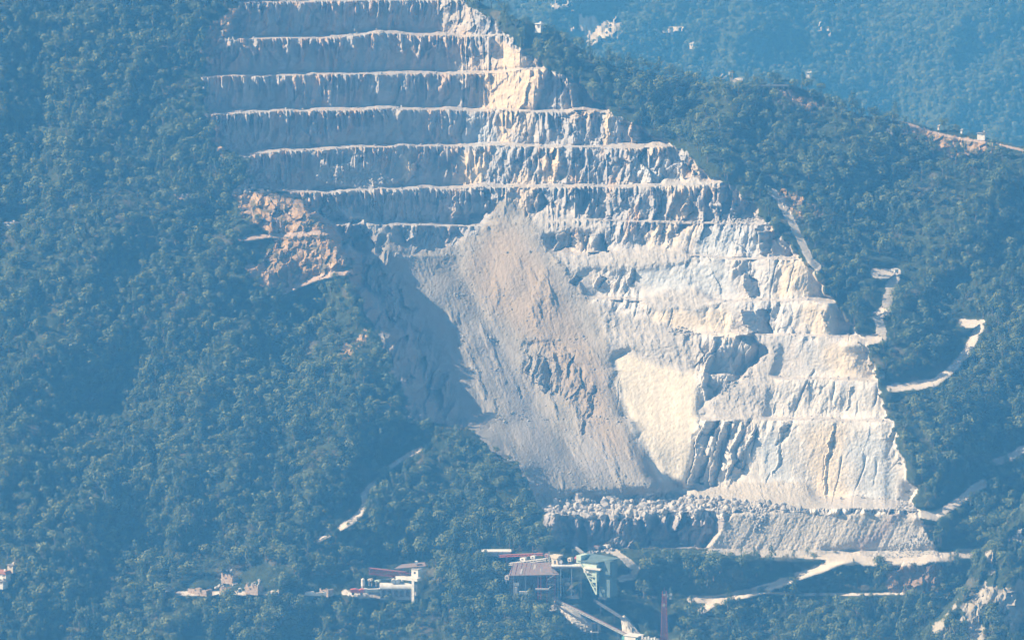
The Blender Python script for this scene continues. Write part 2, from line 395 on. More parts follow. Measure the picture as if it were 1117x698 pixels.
# scree: runnels and stones
run = fbm((U - V * 0.42) / 5.0, V / 60.0, 131, 3) - 0.5
L = L - scr * (run * 1.5 + (fbm(U / 2.5, V / 4.0, 141, 3) - 0.5) * 1.1 + np.maximum(fbm((U - V * .3) / 12.0, V / 26.0, 145, 4) - .62, 0) * 16 + (fbm(U / 45.0, V / 45.0, 143, 2) - 0.5) * 16)
L = L - tal * ((fbm((U - V * 0.2) / 5.0, V / 20.0, 151, 3) - 0.5) * 3 + (fbm(U / 3.0, V / 3.0, 141, 2) - 0.5) * 1.4)
hp = blur(heap.astype(float), 2)
L = L - hp * ((fbm((U + (V - 560) * 0.5) / 5.0, V / 40.0, 161, 3) - 0.5) * 2.6 + (fbm(U / 40.0, V / 60.0, 163, 2) - 0.5) * 16 + (fbm(U / 2.5, V / 2.5, 165, 2) - .5) * 1.2)
L = L - (vn(U / 2.0, V / 2.0, 171) - 0.5) * 0.55 * blur(pit.astype(float), 1)
# single faces turned away from / towards the left: sawtooth planes
for pts, s in FACETS:
    m = inpoly(U + (wu - U) * 0.9 + wr * .25, V + (wv - V) * 0.7, pts)
    if not m.any(): continue
    x0 = np.where(m.any(1), m.argmax(1), 0)[:, None] - 80.0
    x1 = (m.shape[1] - m[:, ::-1].argmax(1))[:, None] - 80.0
    L = L + np.where(m, s * ((U - x0) - 0.5 * np.maximum(x1 - x0, 1)), 0)
LIT = [([(668, 388), (690, 379), (745, 404), (760, 402), (764, 455), (748, 530), (722, 518), (700, 480), (680, 440)], -0.12),
       ([(517, 82), (545, 76), (598, 73), (590, 100), (582, 120), (513, 120)], -0.35),
       ([(540, 41), (590, 71), (545, 75), (538, 60)], -0.3)]
for pts, s in LIT:
    m = inpoly(U, V, pts); c = np.mean([p[0] for p in pts])
    L = L + blur(m.astype(float), 2) * s * (U - c)
# the near crag at the lower right
CRAG = [(1210, 520), (1117, 556), (1090, 582), (1072, 605), (1060, 632), (1040, 660), (1015, 690), (990, 730), (960, 790), (1210, 790)]
crag = inpoly(U, V, CRAG); cw = blur(crag.astype(float), 3)
L = L - cw * (110 + (fbm(U / 22.0, V / 30.0, 181, 4) - 0.5) * 34 + facets(11.0, 16.0, 861) * .9 + facets(5.0, 7.0, 871) * .8)

# ------------------------------------------------------------------ tracks
CLS = np.zeros(U.shape, np.int16)              # 0 wooded hillside
PINK = [[(264, 290), (285, 288), (300, 262), (330, 256), (376, 254), (380, 272), (376, 296), (350, 302), (315, 312), (285, 312)],
        [(845, 208), (868, 212), (902, 235), (866, 237), (858, 225)],
        [(255, 208), (345, 214), (372, 250), (300, 256), (262, 236)],
        [(190, 212), (222, 210), (228, 222), (198, 222)],
        [(228, 30), (262, 4), (280, -20), (290, 12), (262, 44), (232, 76), (220, 60)],
        [(225, 124), (250, 124), (250, 140), (240, 156), (262, 178), (244, 178)],
        [(362, 391), (385, 375), (402, 360), (408, 364), (392, 380), (376, 392)],
        [(960, 617), (1035, 615), (1025, 645), (970, 646)],
        [(980, 134), (1040, 148), (1095, 160), (1060, 176), (1010, 160)],
        [(850, 98), (905, 112), (880, 122), (845, 108)]]
bare = np.zeros(U.shape, bool)
wu2 = U + (fbm(U / 7.0, V / 7.0, 191, 3) - 0.5) * 14; wv2 = V + (fbm(U / 7.0, V / 7.0, 195, 3) - 0.5) * 12
for t in PINK: bare |= inpoly(wu2, wv2, t)
bw_ = blur((bare & ~crag).astype(float), 2)
L = L - bw_ * (facets(13.0, 12.0, 921) * .7 + facets(5.0, 6.0, 931) * .7)
wallz = blur((pit & (U < xl + 55) & (V > 240) & (V < 470)).astype(float), 4)
L = L - wallz * (facets(12.0, 26.0, 941) * .9 + facets(5.0, 12.0, 951) * .8)
rockcrag = crag & (fbm(U / 16.0 + V / 40.0, V / 26.0, 201, 3) > 0.585) & (V > 560)
for t in [[(1052, 668), (1068, 640), (1074, 650), (1066, 672), (1075, 690), (1070, 700), (1060, 700), (1058, 680)], [(1098, 590), (1117, 575), (1117, 590)], [(1018, 682), (1026, 676), (1034, 698), (1020, 700)],
          [(1075, 604), (1085, 600), (1086, 615), (1078, 618)]]:
    rockcrag |= inpoly(wu2, wv2, t)
CLS[bare & ~pit] = 1
CLS[rockcrag] = 2
CLS[pit] = 3
CLS[scree] = 4
CLS[(heap | talus) & (V > 520) & pit] = 5
CLS[heap] = 5
YARD = [(872, 606), (860, 605), (885, 608), (906, 612), (925, 617), (950, 613), (935, 600), (900, 604)]
CLS[inpoly(U, V, YARD)] = 6
WORKS = [[(524, 598), (545, 600), (612, 600), (636, 598), (668, 598), (668, 612), (610, 612), (540, 608)], [(608, 648), (632, 645), (632, 654), (612, 654)]]
trackmask = np.zeros(U.shape, np.int16)
for i, (nm, lab, hw, line) in enumerate(TRACKS):
    d, vo, tx = polydist(U, V, line, 40)
    w = np.exp(-(d / (hw * 1.6)) ** 2)
    L = L - vo * 1.8 * w * tx * (hw < 10)
    m = d < hw * (0.75 + 0.5 * vn(U / 6.0, V / 6.0, 211))
    m &= ~((CLS == 3) & (i > 6))
    trackmask[m] = i + 1
CLS[(trackmask > 0)] = 100 + trackmask[(trackmask > 0)]

# ------------------------------------------------------------------ ground colours: rock kinds, soil, and shade painted into some of the rock
def C(*c): return np.array(c, np.float32)
n1 = fbm(U / 30.0, V / 40.0, 221, 4)[..., None]; n2 = fbm(skx / 9.0, V / 40.0, 231, 3)[..., None]; n3 = fbm(U / 5.0, V / 5.0, 241, 3)[..., None]
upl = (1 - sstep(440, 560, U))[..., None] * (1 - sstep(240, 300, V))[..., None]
rock = C(.40, .395, .40) + (C(.52, .45, .36) - C(.40, .39, .385)) * sstep(0.47, 0.66, n1) * (1 - .7 * upl) + (n3 - 0.5) * 0.10
rock = rock + (C(.60, .42, .26) - rock) * sstep(0.60, 0.74, n2) * 0.6 * (1 - .6 * upl)
rock = rock * (1 - .06 * upl)  # upper left benches painted slightly darker, as shade on their faces
rock = rock + (C(.50, .36, .26) - rock) * sstep(.58, .68, fbm(skx / 5.0, V / 60.0, 235, 2))[..., None] * upl * .8
low = sstep(235, 300, V)[..., None] * sstep(600, 700, U + V * 0.1)[..., None]
rock = rock + (C(.57, .56, .55) - rock) * low * 0.75
low2 = sstep(360, 460, V)[..., None] * sstep(640, 700, U)[..., None]
rock = rock + (C(.62, .59, .54) - rock) * low2 * 0.6
def tint(col, polys, c, k, soft=2, jit=1.0):
    m = np.zeros(U.shape, bool)
    for t in polys: m |= inpoly(U + (wu - U) * jit, V + (wv - V) * jit, t)
    return col + (C(*c) - col) * (blur(m.astype(float), soft)[..., None] * k)
rock = tint(rock, [SMOOTH[2]], (.60, .55, .45), .9, 3, .8)
rock = rock * (1 + (fbm(U / 5.0, V / 60.0, 911, 3)[..., None] - .5) * .35 * low2)
rock = tint(rock, [SMOOTH[0], SMOOTH[1]], (.62, .50, .36), .8, 1, .3)
rock = tint(rock, [SMOOTH[3], SMOOTH[4], SMOOTH[12], [(596, 162), (612, 162), (608, 200), (592, 200)], [(440, 165), (452, 165), (448, 198), (438, 198)]], (.68, .55, .38), .8, 1, .4)
rock = tint(rock, [[(850, 284), (880, 282), (908, 322), (870, 326), (845, 326)], [(872, 332), (907, 330), (935, 365), (880, 364)], [(700, 336), (790, 338), (800, 364), (720, 362)],
                   [(900, 380), (935, 378), (958, 412), (905, 410)], [(880, 465), (920, 462), (920, 548), (885, 545)]], (.68, .57, .41), .65, 4, 1.4)
rock = tint(rock, [[(680, 290), (740, 285), (800, 290), (800, 325), (720, 325)], [(690, 170), (735, 168), (740, 200), (690, 200)], [(505, 125), (540, 125), (540, 158), (506, 158)], [(820, 480), (850, 470), (870, 540), (840, 545)], [(925, 480), (960, 470), (985, 545), (940, 548)], [(760, 250), (830, 250), (830, 280), (760, 280)]], (.52, .56, .60), .6, 4, 1.3)
rock = tint(rock, [[(570, 376), (618, 374), (622, 430), (578, 424)]], (.55, .52, .48), .8, 3)
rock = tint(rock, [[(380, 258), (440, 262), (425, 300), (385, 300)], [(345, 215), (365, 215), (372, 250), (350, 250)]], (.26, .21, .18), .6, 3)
rock = tint(rock, [[(372, 240), (440, 262), (432, 300), (470, 420), (560, 520), (600, 560), (560, 555), (400, 400), (370, 280)]], (.22, .20, .185), .8, 6)  # brown wall rock, its colour darkened further to deepen the shadow there
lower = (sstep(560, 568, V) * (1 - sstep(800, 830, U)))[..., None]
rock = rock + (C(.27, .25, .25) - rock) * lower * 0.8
led3 = blur(LEDGE * bench_w, 0)[..., None]
rock = rock + (C(.46, .43, .40) - rock) * led3 * 0.6 * (V < 590)[..., None]
screeC = C(.335, .312, .275) + (n3 - 0.5) * 0.10 + (fbm((U - V * 0.42) / 6.0, V / 80.0, 251, 3)[..., None] - 0.5) * 0.10
screeC = tint(screeC, [[(500, 300), (545, 240), (590, 290), (650, 380), (668, 450), (700, 520), (650, 480), (590, 380)]], (.37, .30, .225), .8, 8, 1.5)
screeC = tint(screeC, [[(500, 340), (540, 360), (620, 520), (590, 520)], [(640, 460), (700, 520), (620, 530)]], (.31, .30, .30), .6, 8, 1.5)
talC = C(.43, .41, .385) + (n3 - 0.5) * 0.12
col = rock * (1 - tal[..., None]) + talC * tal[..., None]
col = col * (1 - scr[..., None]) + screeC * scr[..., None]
heapC = C(.50, .465, .41) + (n3 - 0.5) * 0.10
heapC = tint(heapC, [[(925, 598), (975, 560), (985, 566), (950, 602)]], (.36, .30, .28), .8, 2)
heapC = tint(heapC, [[(985, 565), (1010, 600), (950, 605), (940, 602)]], (.58, .56, .53), .6, 2)
col = np.where((CLS == 5)[..., None], heapC, col)
soil = C(.41, .285, .165) + (n3 - 0.5) * .22
soil = soil + (C(.16, .14, .08) - soil) * sstep(.56, .66, fbm(U / 6.0, V / 5.0, 261, 3))[..., None] * .9
soil = tint(soil, [PINK[7]], (.25, .19, .15), .7, 2)
col = np.where((CLS == 1)[..., None], soil, col)
crC = C(.40, .37, .31) + (n2 - .5) * .25
col = np.where((CLS == 2)[..., None], crC, col)
roadC = C(.60, .545, .47) + (n3 - .5) * .12
col = np.where(((CLS == 6) | (CLS >= 100))[..., None], roadC, col)
for k_ in (6, 17, 18):
    col = np.where((CLS == 100 + k_)[..., None], C(.47, .36, .28) + (n3 - .5) * .1, col)
wood = C(.045, .060, .028) + (n3 - .5) * .03
wood = wood + (C(.16, .14, .09) - wood) * sstep(.63, .72, fbm(U / 20.0, V / 16.0, 271, 4))[..., None] * 0.6
col = np.where((CLS == 0)[..., None], wood, col)
col = np.clip(col, 0.01, 0.9)

# ------------------------------------------------------------------ ground meshes
def ground_mat(name, bump=0.4, scale=0.35, rough=0.95, var=0.35):
    m, nt, b, N, Lk = new_mat(name)
    at = N.new('ShaderNodeAttribute'); at.attribute_name = 'col'
    ge = N.new('ShaderNodeNewGeometry')
    nz = N.new('ShaderNodeTexNoise'); nz.inputs['Scale'].default_value = scale; nz.inputs['Detail'].default_value = 8; nz.inputs['Roughness'].default_value = .65
    mr = N.new('ShaderNodeMapRange'); mr.inputs['To Min'].default_value = 1 - var; mr.inputs['To Max'].default_value = 1 + var
    mr.inputs['From Min'].default_value = .25; mr.inputs['From Max'].default_value = .75
    vm = N.new('ShaderNodeVectorMath'); vm.operation = 'SCALE'
    bp = N.new('ShaderNodeBump'); bp.inputs['Strength'].default_value = bump; bp.inputs['Distance'].default_value = 1.0
    Lk.new(ge.outputs['Position'], nz.inputs['Vector']); Lk.new(nz.outputs['Fac'], mr.inputs['Value'])
    Lk.new(at.outputs['Color'], vm.inputs[0]); Lk.new(mr.outputs['Result'], vm.inputs['Scale'])
    Lk.new(vm.outputs[0], b.inputs['Base Color']); Lk.new(nz.outputs['Fac'], bp.inputs['Height']); Lk.new(bp.outputs[0], b.inputs['Normal'])
    b.inputs['Roughness'].default_value = rough
    b.inputs['Specular IOR Level'].default_value = 0.15
    return m
M_rock = ground_mat('broken_limestone', .6, .45, var=.22)
M_soil = ground_mat('stony_soil', .6, .6, var=.4)
M_scree = ground_mat('scree_gravel', .8, .9, var=.22)
M_road = ground_mat('crushed_stone', .4, .8, var=.15)
M_wood = ground_mat('undergrowth', 1.0, .5, var=.6)

X3, Y3, Z3 = world_pt(U, V, L)
Y3 = Y3 + BACK * 1.6; Z3 = Z3 - BACK * 1.1
PTS = np.stack([X3, Y3, Z3], -1).astype(np.float32)
NV, NU = U.shape
fc = CLS[:-1, :-1]
def grid_mesh(name, fmask, mat, smooth=False, pts=PTS, cols=None):
    cols = col if cols is None else cols
    nu = pts.shape[1]
    r, c = np.nonzero(fmask)
    q = np.stack([r * nu + c, (r + 1) * nu + c, (r + 1) * nu + c + 1, r * nu + c + 1], -1)
    used, inv = np.unique(q.ravel(), return_inverse=True)
    me = bpy.data.meshes.new(name)
    me.vertices.add(len(used)); me.vertices.foreach_set('co', pts.reshape(-1, 3)[used].ravel())
    n = len(q)
    me.loops.add(n * 4); me.loops.foreach_set('vertex_index', inv.astype(np.int32).ravel())
    me.polygons.add(n); me.polygons.foreach_set('loop_start', np.arange(0, n * 4, 4, dtype=np.int32))
    me.update(calc_edges=True)
    at = me.color_attributes.new('col', 'FLOAT_COLOR', 'POINT')
    cc = np.ones((len(used), 4), np.float32); cc[:, :3] = cols.reshape(-1, 3)[used]
    at.data.foreach_set('color', cc.ravel())
    me.polygons.foreach_set('use_smooth', np.full(n, smooth))
    me.materials.append(mat)
    o = bpy.data.objects.new(name, me); COL.objects.link(o)
    return o
tag(grid_mesh('hillside', fc == 0, M_wood), 'dark undergrowth of the wooded mountainside around the quarry', 'hillside', kind='structure')
tag(grid_mesh('bare_bank', fc == 1, M_soil), 'reddish bare banks and pale earth showing between the trees', 'bank', kind='structure')
tag(grid_mesh('crag', fc == 2, M_rock), 'pale rock ribs breaking through the scrub at the lower right', 'crag', kind='structure')
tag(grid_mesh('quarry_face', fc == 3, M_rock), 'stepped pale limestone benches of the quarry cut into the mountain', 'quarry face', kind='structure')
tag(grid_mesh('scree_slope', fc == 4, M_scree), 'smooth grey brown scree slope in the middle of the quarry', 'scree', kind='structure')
tag(grid_mesh('spoil_heap', fc == 5, M_scree), 'pale spoil tipped at the foot of the quarry face', 'spoil heap', kind='structure')
tag(grid_mesh('quarry_yard', fc == 6, M_road), 'narrow pale yard along the foot of the lower wall', 'yard', kind='structure')
for i, (nm, lab, hw, line) in enumerate(TRACKS):
    if (fc == 101 + i).any():
        tag(grid_mesh(nm, fc == 101 + i, M_road), lab, 'track', kind='structure')

# valley floor between the viewer and the mountain
M_valley = plain('valley_scrub', (.06, .075, .035), (.12, .11, .07), 0.01)
def quad(name, pts, mat):
    me = bpy.data.meshes.new(name); me.from_pydata(pts, [], [tuple(range(len(pts)))]); me.materials.append(mat)
    o = bpy.data.objects.new(name, me); COL.objects.link(o); return o
zmin = float(PTS[..., 2].min()) - 6
tag(quad('valley_floor', [(-4000, -1500, zmin), (4000, -1500, zmin), (4000, 7500, zmin), (-4000, 7500, zmin)], M_valley), 'valley floor below the mountain', 'ground', kind='structure')

def surf(u, v, grid=None):
    """point of the mountain surface at survey coordinates"""
    u = np.asarray(u, float); v = np.asarray(v, float)
    a = np.clip(u + 80, 0, NU - 1.01); b = np.clip(v + 80, 0, NV - 1.01)
    i = b.astype(int); j = a.astype(int); fb = (b - i)[..., None]; fa = (a - j)[..., None]
    return (PTS[i, j] * (1 - fa) * (1 - fb) + PTS[i, j + 1] * fa * (1 - fb) + PTS[i + 1, j] * (1 - fa) * fb + PTS[i + 1, j + 1] * fa * fb)
def Lat(u, v):
    return float(L[int(round(min(max(v, -80), 780))) + 80, int(round(min(max(u, -80), 1200))) + 80])
def pt(u, v, lift=0.0):
    """a point lifted off the slope at (u, v), lift metres nearer the valley"""
    x, y, z = world_pt(float(u), float(v), Lat(u, v) - lift / 0.4)
    return Vector((float(x), float(y), float(z)))

# ------------------------------------------------------------------ far mountain
fu = np.arange(440, 1260, 2.0); fv = np.arange(-80, 300, 2.0)
FU, FV = np.meshgrid(fu, fv)
FL = (300 - FV) * 1.0 + 3300 + (fbm(FU / 130.0 + FV / 300.0, FV / 150.0, 401, 4) - .5) * 130 + (fbm(FU / 28.0, FV / 36.0, 411, 3) - .5) * 26
for pts, hw, dep in [([(1000, 190), (960, 110), (990, 20), (1010, -60)], 40, 30), ([(860, 120), (820, 60), (800, -40)], 36, -20), ([(600, 60), (660, 0), (700, -60)], 30, 22)]:
    d, _, _ = polydist(FU, FV, pts, 120); FL = FL + dep * np.exp(-(d / hw) ** 2)
frock = np.zeros(FU.shape, bool)
fwu = FU + (fbm(FU / 6.0, FV / 6.0, 421, 3) - .5) * 22; fwv = FV + (fbm(FU / 6.0, FV / 6.0, 431, 3) - .5) * 20
for t in [[(628, 14), (650, 20), (664, 26), (670, 40), (656, 44), (644, 50), (634, 38), (626, 26)], [(668, 22), (680, 24), (678, 40), (668, 40)], [(715, 30), (745, 32), (745, 37), (716, 36)],
          [(790, 82), (812, 84), (812, 92), (790, 90)], [(605, 2), (625, 6), (625, 12), (606, 10)], [(896, 28), (910, 30), (908, 36), (896, 34)]]:
    frock |= inpoly(fwu, fwv, t)
FL = FL - frock * (4 + 9 * fbm(FU / 5.0, FV / 9.0, 441, 2))
fx, fy, fz = world_pt(FU, FV, FL)
FP = np.stack([fx, fy, fz], -1).astype(np.float32)
fn = fbm(FU / 8.0, FV / 8.0, 451, 3)[..., None]
fcol = C(.05, .065, .03) + (fn - .5) * .03
fcol = np.where(frock[..., None], C(.42, .39, .34) + (fn - .5) * .3, fcol)
tag(grid_mesh('far_mountain', np.ones((FU.shape[0] - 1, FU.shape[1] - 1), bool) & ~frock[:-1, :-1], M_wood, pts=FP, cols=np.clip(fcol, .01, .9)), 'hazy wooded mountainside beyond the ridge', 'mountain', kind='structure')
tag(grid_mesh('far_outcrop', frock[:-1, :-1], M_rock, pts=FP, cols=np.clip(fcol, .01, .9)), 'pale rock outcrops on the hazy mountainside', 'outcrop', kind='structure')

# ------------------------------------------------------------------ trees
def leaf_mat(name, c1, c2):
    m, nt, b, N, Lk = new_mat(name)
    oi = N.new('ShaderNodeObjectInfo'); ge = N.new('ShaderNodeNewGeometry')
    nz = N.new('ShaderNodeTexNoise'); nz.inputs['Scale'].default_value = .9; nz.inputs['Detail'].default_value = 3
    ad = N.new('ShaderNodeMath'); ad.operation = 'MULTIPLY_ADD'; ad.inputs[1].default_value = .5
    mx = N.new('ShaderNodeMix'); mx.data_type = 'RGBA'; mx.inputs[6].default_value = (*c1, 1); mx.inputs[7].default_value = (*c2, 1)
    sb = N.new('ShaderNodeMath'); sb.operation = 'MULTIPLY'; sb.inputs[1].default_value = .55
    Lk.new(ge.outputs['Position'], nz.inputs['Vector']); Lk.new(oi.outputs['Random'], sb.inputs[0])
    Lk.new(nz.outputs['Fac'], ad.inputs[0]); Lk.new(sb.outputs[0], ad.inputs[2]); Lk.new(ad.outputs[0], mx.inputs[0])
    Lk.new(mx.outputs[2], b.inputs['Base Color'])
    b.inputs['Roughness'].default_value = .6; b.inputs['Specular IOR Level'].default_value = .2
    return m
LEAF = [leaf_mat('oak_leaves', (.070, .110, .036), (.220, .240, .090)), leaf_mat('pine_needles', (.045, .080, .034), (.130, .165, .066)), leaf_mat('scrub_leaves', (.075, .088, .036), (.180, .180, .080))]
BARK = plain('bark', (.12, .09, .06), (.20, .17, .13), 2.0)

def crown_mesh(kind, seed):
    rng = np.random.RandomState(seed)
    vs = []; fs = []
    if kind == 0:      # broad round crown of several lobes
        lobes = [(rng.uniform(-.5, .5), rng.uniform(-.5, .5), rng.uniform(.75, 1.5), rng.uniform(.38, .6)) for _ in range(9)] + [(0, 0, 1.15, .68)]
        n = 34; q = .19
    elif kind == 1:    # pine: taller, tiers of clumps
        lobes = []
        for k in range(10):
            t = k / 9.0; rr = (1 - t) * .62 + .08; a = rng.uniform(0, 6.28)
            lobes.append((math.cos(a) * rr * .7, math.sin(a) * rr * .7, .7 + t * 1.7, .28 + rr * .38))
        n = 32; q = .17
    else:              # low scrub
        lobes = [(rng.uniform(-.8, .8), rng.uniform(-.6, .6), rng.uniform(.2, .5), rng.uniform(.25, .42)) for _ in range(7)]
        n = 30; q = .18
    for (lx, ly, lz, lr) in lobes:
        for _ in range(n):
            d = rng.normal(size=3); d /= np.linalg.norm(d)
            if d[2] < -.45: d[2] = -d[2]
            p = np.array([lx, ly, lz]) + d * lr * rng.uniform(.72, 1.12)
            nn = d + rng.normal(size=3) * .22; nn /= np.linalg.norm(nn)
            a = np.cross(nn, rng.normal(size=3)); a /= np.linalg.norm(a); b = np.cross(nn, a)
            s = q * rng.uniform(.6, 1.35); s2 = s * rng.uniform(.55, 1)
            i = len(vs)
            vs += [p - a * s * .5, p + b * s2 * .5, p + a * s * .5 + nn * s * .1, p - b * s2 * .5]
            fs.append((i, i + 1, i + 2, i + 3))
    return vs, fs
def trunk_mesh(kind, seed):
    rng = random.Random(seed); bm = bmesh.new()
    def limb(a, b, r1, r2):
        a = Vector(a); b = Vector(b); dv = b - a
        m = Matrix.Translation((a + b) / 2) @ dv.to_track_quat('Z', 'Y').to_matrix().to_4x4()
        bmesh.ops.create_cone(bm, cap_ends=True, segments=6, radius1=r1, radius2=r2, depth=dv.length, matrix=m)
    top = [1.05, 2.0, .3][kind]
    limb((0, 0, -.35), (0.03, 0, top), .085, .035)
    for k in range([4, 5, 2][kind]):
        a = rng.uniform(0, 6.28); z = top * (.35 + .13 * k)
        limb((0, 0, z), (math.cos(a) * .45, math.sin(a) * .45, z + .35), .035, .012)
    vs = [tuple(v.co) for v in bm.verts]; fs = [tuple(v.index for v in f.verts) for f in bm.faces]
    bm.verts.index_update(); fs = [tuple(v.index for v in f.verts) for f in bm.faces]
    bm.free(); return vs, fs
TREE_KINDS = [0, 0, 0, 0, 1, 1, 2, 2]
crown_me, trunk_me, whole_me = [], [], []
src = bpy.data.collections.new('tree_sources')      # never linked: only the shapes the wood repeats
for i, k in enumerate(TREE_KINDS):
    cv, cf = crown_mesh(k, 500 + i); tv, tf = trunk_mesh(k, 600 + i)
    a = bpy.data.meshes.new('crown'); a.from_pydata(cv, [], cf); a.materials.append(LEAF[k]); crown_me.append(a)
    b = bpy.data.meshes.new('trunk'); b.from_pydata(tv, [], tf); b.materials.append(BARK); trunk_me.append(b)
    w = bpy.data.meshes.new('whole_tree'); o0 = len(cv)
    w.from_pydata(list(cv) + list(tv), [], list(cf) + [tuple(j + o0 for j in f) for f in tf])
    w.materials.append(LEAF[k]); w.materials.append(BARK)
    w.polygons.foreach_set('material_index', np.array([0] * len(cf) + [1] * len(tf), np.int32))
    wo = bpy.data.objects.new('s%02d' % i, w); src.objects.link(wo); whole_me.append(wo)

rng = np.random.RandomState(7)
cu, cv_ = 9.2, 7.4
tu, tv = np.meshgrid(np.arange(-60, 1190, cu), np.arange(-70, 760, cv_))
tu = (tu + (np.arange(tu.shape[0]) % 2)[:, None] * cu / 2).ravel(); tv = tv.ravel()
tu = tu + rng.uniform(-.5, .5, tu.shape) * cu * .95; tv = tv + rng.uniform(-.5, .5, tv.shape) * cv_ * .95
woodm = (CLS == 0) | (crag & (CLS != 2))
KEEP = [  # clearings: where structures or open ground show
    [(548, 606), (636, 606), (640, 640), (625, 655), (600, 652), (556, 650)], [(636, 598), (668, 600), (668, 648), (636, 648)], [(524, 596), (556, 598), (556, 612), (524, 606)],
    [(594, 654), (612, 652), (632, 646), (660, 668), (700, 690), (700, 712), (655, 700), (640, 695), (600, 668)], [(646, 650), (664, 656), (700, 690), (680, 690)],
    [(716, 640), (733, 640), (733, 712), (716, 712)], [(396, 612), (464, 610), (464, 655), (372, 655), (378, 640), (396, 640)],
    [(188, 640), (290, 616), (300, 652), (190, 654)], [(-20, 612), (16, 612), (18, 642), (-20, 642)], [(-20, 236), (22, 236), (22, 248), (-20, 248)], [(578, 20), (598, 20), (598, 34), (578, 34)],
    [(964, 280), (986, 280), (986, 305), (964, 305)], [(330, 632), (372, 628), (376, 655), (330, 655)], [(764, 180), (780, 176), (784, 196), (768, 196)],
    [(1078, 492), (1090, 486), (1108, 484), (1106, 500), (1086, 502)]]
keep = np.zeros(U.shape, bool)
for t in KEEP: keep |= inpoly(U, V_, t)
openm = (~woodm & ~((CLS == 1))) | keep
def sm(mask, u, v):
    i = np.clip(np.round(v).astype(int) + 80, 0, NV - 1); j = np.clip(np.round(u).astype(int) + 80, 0, NU - 1); return mask[i, j]
VEGN = fbm(U / 60.0, V / 50.0, 701, 3)
ok = sm(woodm & ~keep, tu, tv)
tsz = 2.0 + 2.0 * rng.rand(len(tu)) ** 2 + (sm(VEGN, tu, tv) - .5) * 1.6         # crown radius in metres
tsz = tsz * np.where(tv > 560, 1.12, 1.0)
# keep small in front of tracks, walls and the works so these stay visible
cover = np.zeros(len(tu), bool)
for dv in (4, 8, 11): cover |= sm(openm, tu, tv - dv)
for du_, dv_ in ((6, 2), (10, 5), (13, 8)): cover |= sm(trackmask > 0, tu + du_, tv + dv_)
cover |= False
edge = cover | sm(openm, tu - 4, tv - 2) | sm(openm, tu + 4, tv - 2)
kind = np.where(rng.rand(len(tu)) < .78, 0, 1)
kind = np.where(edge & (rng.rand(len(tu)) < .4) | (sm(VEGN, tu, tv) < .36) & (rng.rand(len(tu)) < .45), 2, kind)
spur = (tu > 470) & (tu < 600) & (tv > 455) & (tv < 560) & (sm(blur(pit.astype(float), 9), tu, tv) > .04)
tsz = np.where(spur, np.minimum(tsz, 1.8), tsz)
tsz = np.where(edge, np.minimum(tsz, rng.uniform(1.2, 2.1, len(tu))), tsz)
gap = rng.rand(len(tu)) < .10
ok &= (rng.rand(len(tu)) < .15) | ~(sm(trackmask > 0, tu + 5, tv + 2) | sm(trackmask > 0, tu, tv - 5) | sm(trackmask > 0, tu + 9, tv + 5))
ok &= ~gap & (tv > pl(CREST, tu) - 4)
# scattered bushes on the bare banks
onb = sm(CLS == 1, tu, tv) & (rng.rand(len(tu)) < .22); ok |= onb
kind = np.where(onb, 2, kind); tsz = np.where(onb, rng.uniform(.9, 1.8, len(tu)), tsz)
rimz = blur(pit.astype(float), 7)
rimw = pit & (rimz < .86) & ~scree & (V < 560) & ((U > xe - 12) | (U < xl + 30)) & (LEDGE < .5)
onr = sm(rimw, tu, tv) & (rng.rand(len(tu)) < .5); ok |= onr; kind = np.where(onr, 2, kind); tsz = np.where(onr, rng.uniform(.8, 1.7, len(tu)), tsz)
onf = sm((CLS == 3) & (V > 590), tu, tv) & (U[0, 0] < 0) & (rng.rand(len(tu)) < .5); ok |= onf; kind = np.where(onf, 2, kind); tsz = np.where(onf, 1.2, tsz)
tu, tv, tsz, kind = tu[ok], tv[ok], tsz[ok], kind[ok]
var = np.where(kind == 0, rng.randint(0, 4, len(tu)), np.where(kind == 1, rng.randint(4, 6, len(tu)), rng.randint(6, 8, len(tu))))
TP = surf(tu, tv)
TROT = rng.uniform(0, 6.28, len(tu))
# the 300 largest in the picture become trees of their own
inview = (tu > 4) & (tu < 1113) & (tv > 6) & (tv < 704)
proj = tsz / TP[:, 1] * np.where(kind == 2, 0.1, 1.0) * np.where(kind == 1, 1.05, 1) * inview * np.where(tv > 560, 1.1, 1.0)
order = np.argsort(-proj); own = order[:296]; rest = order[296:]

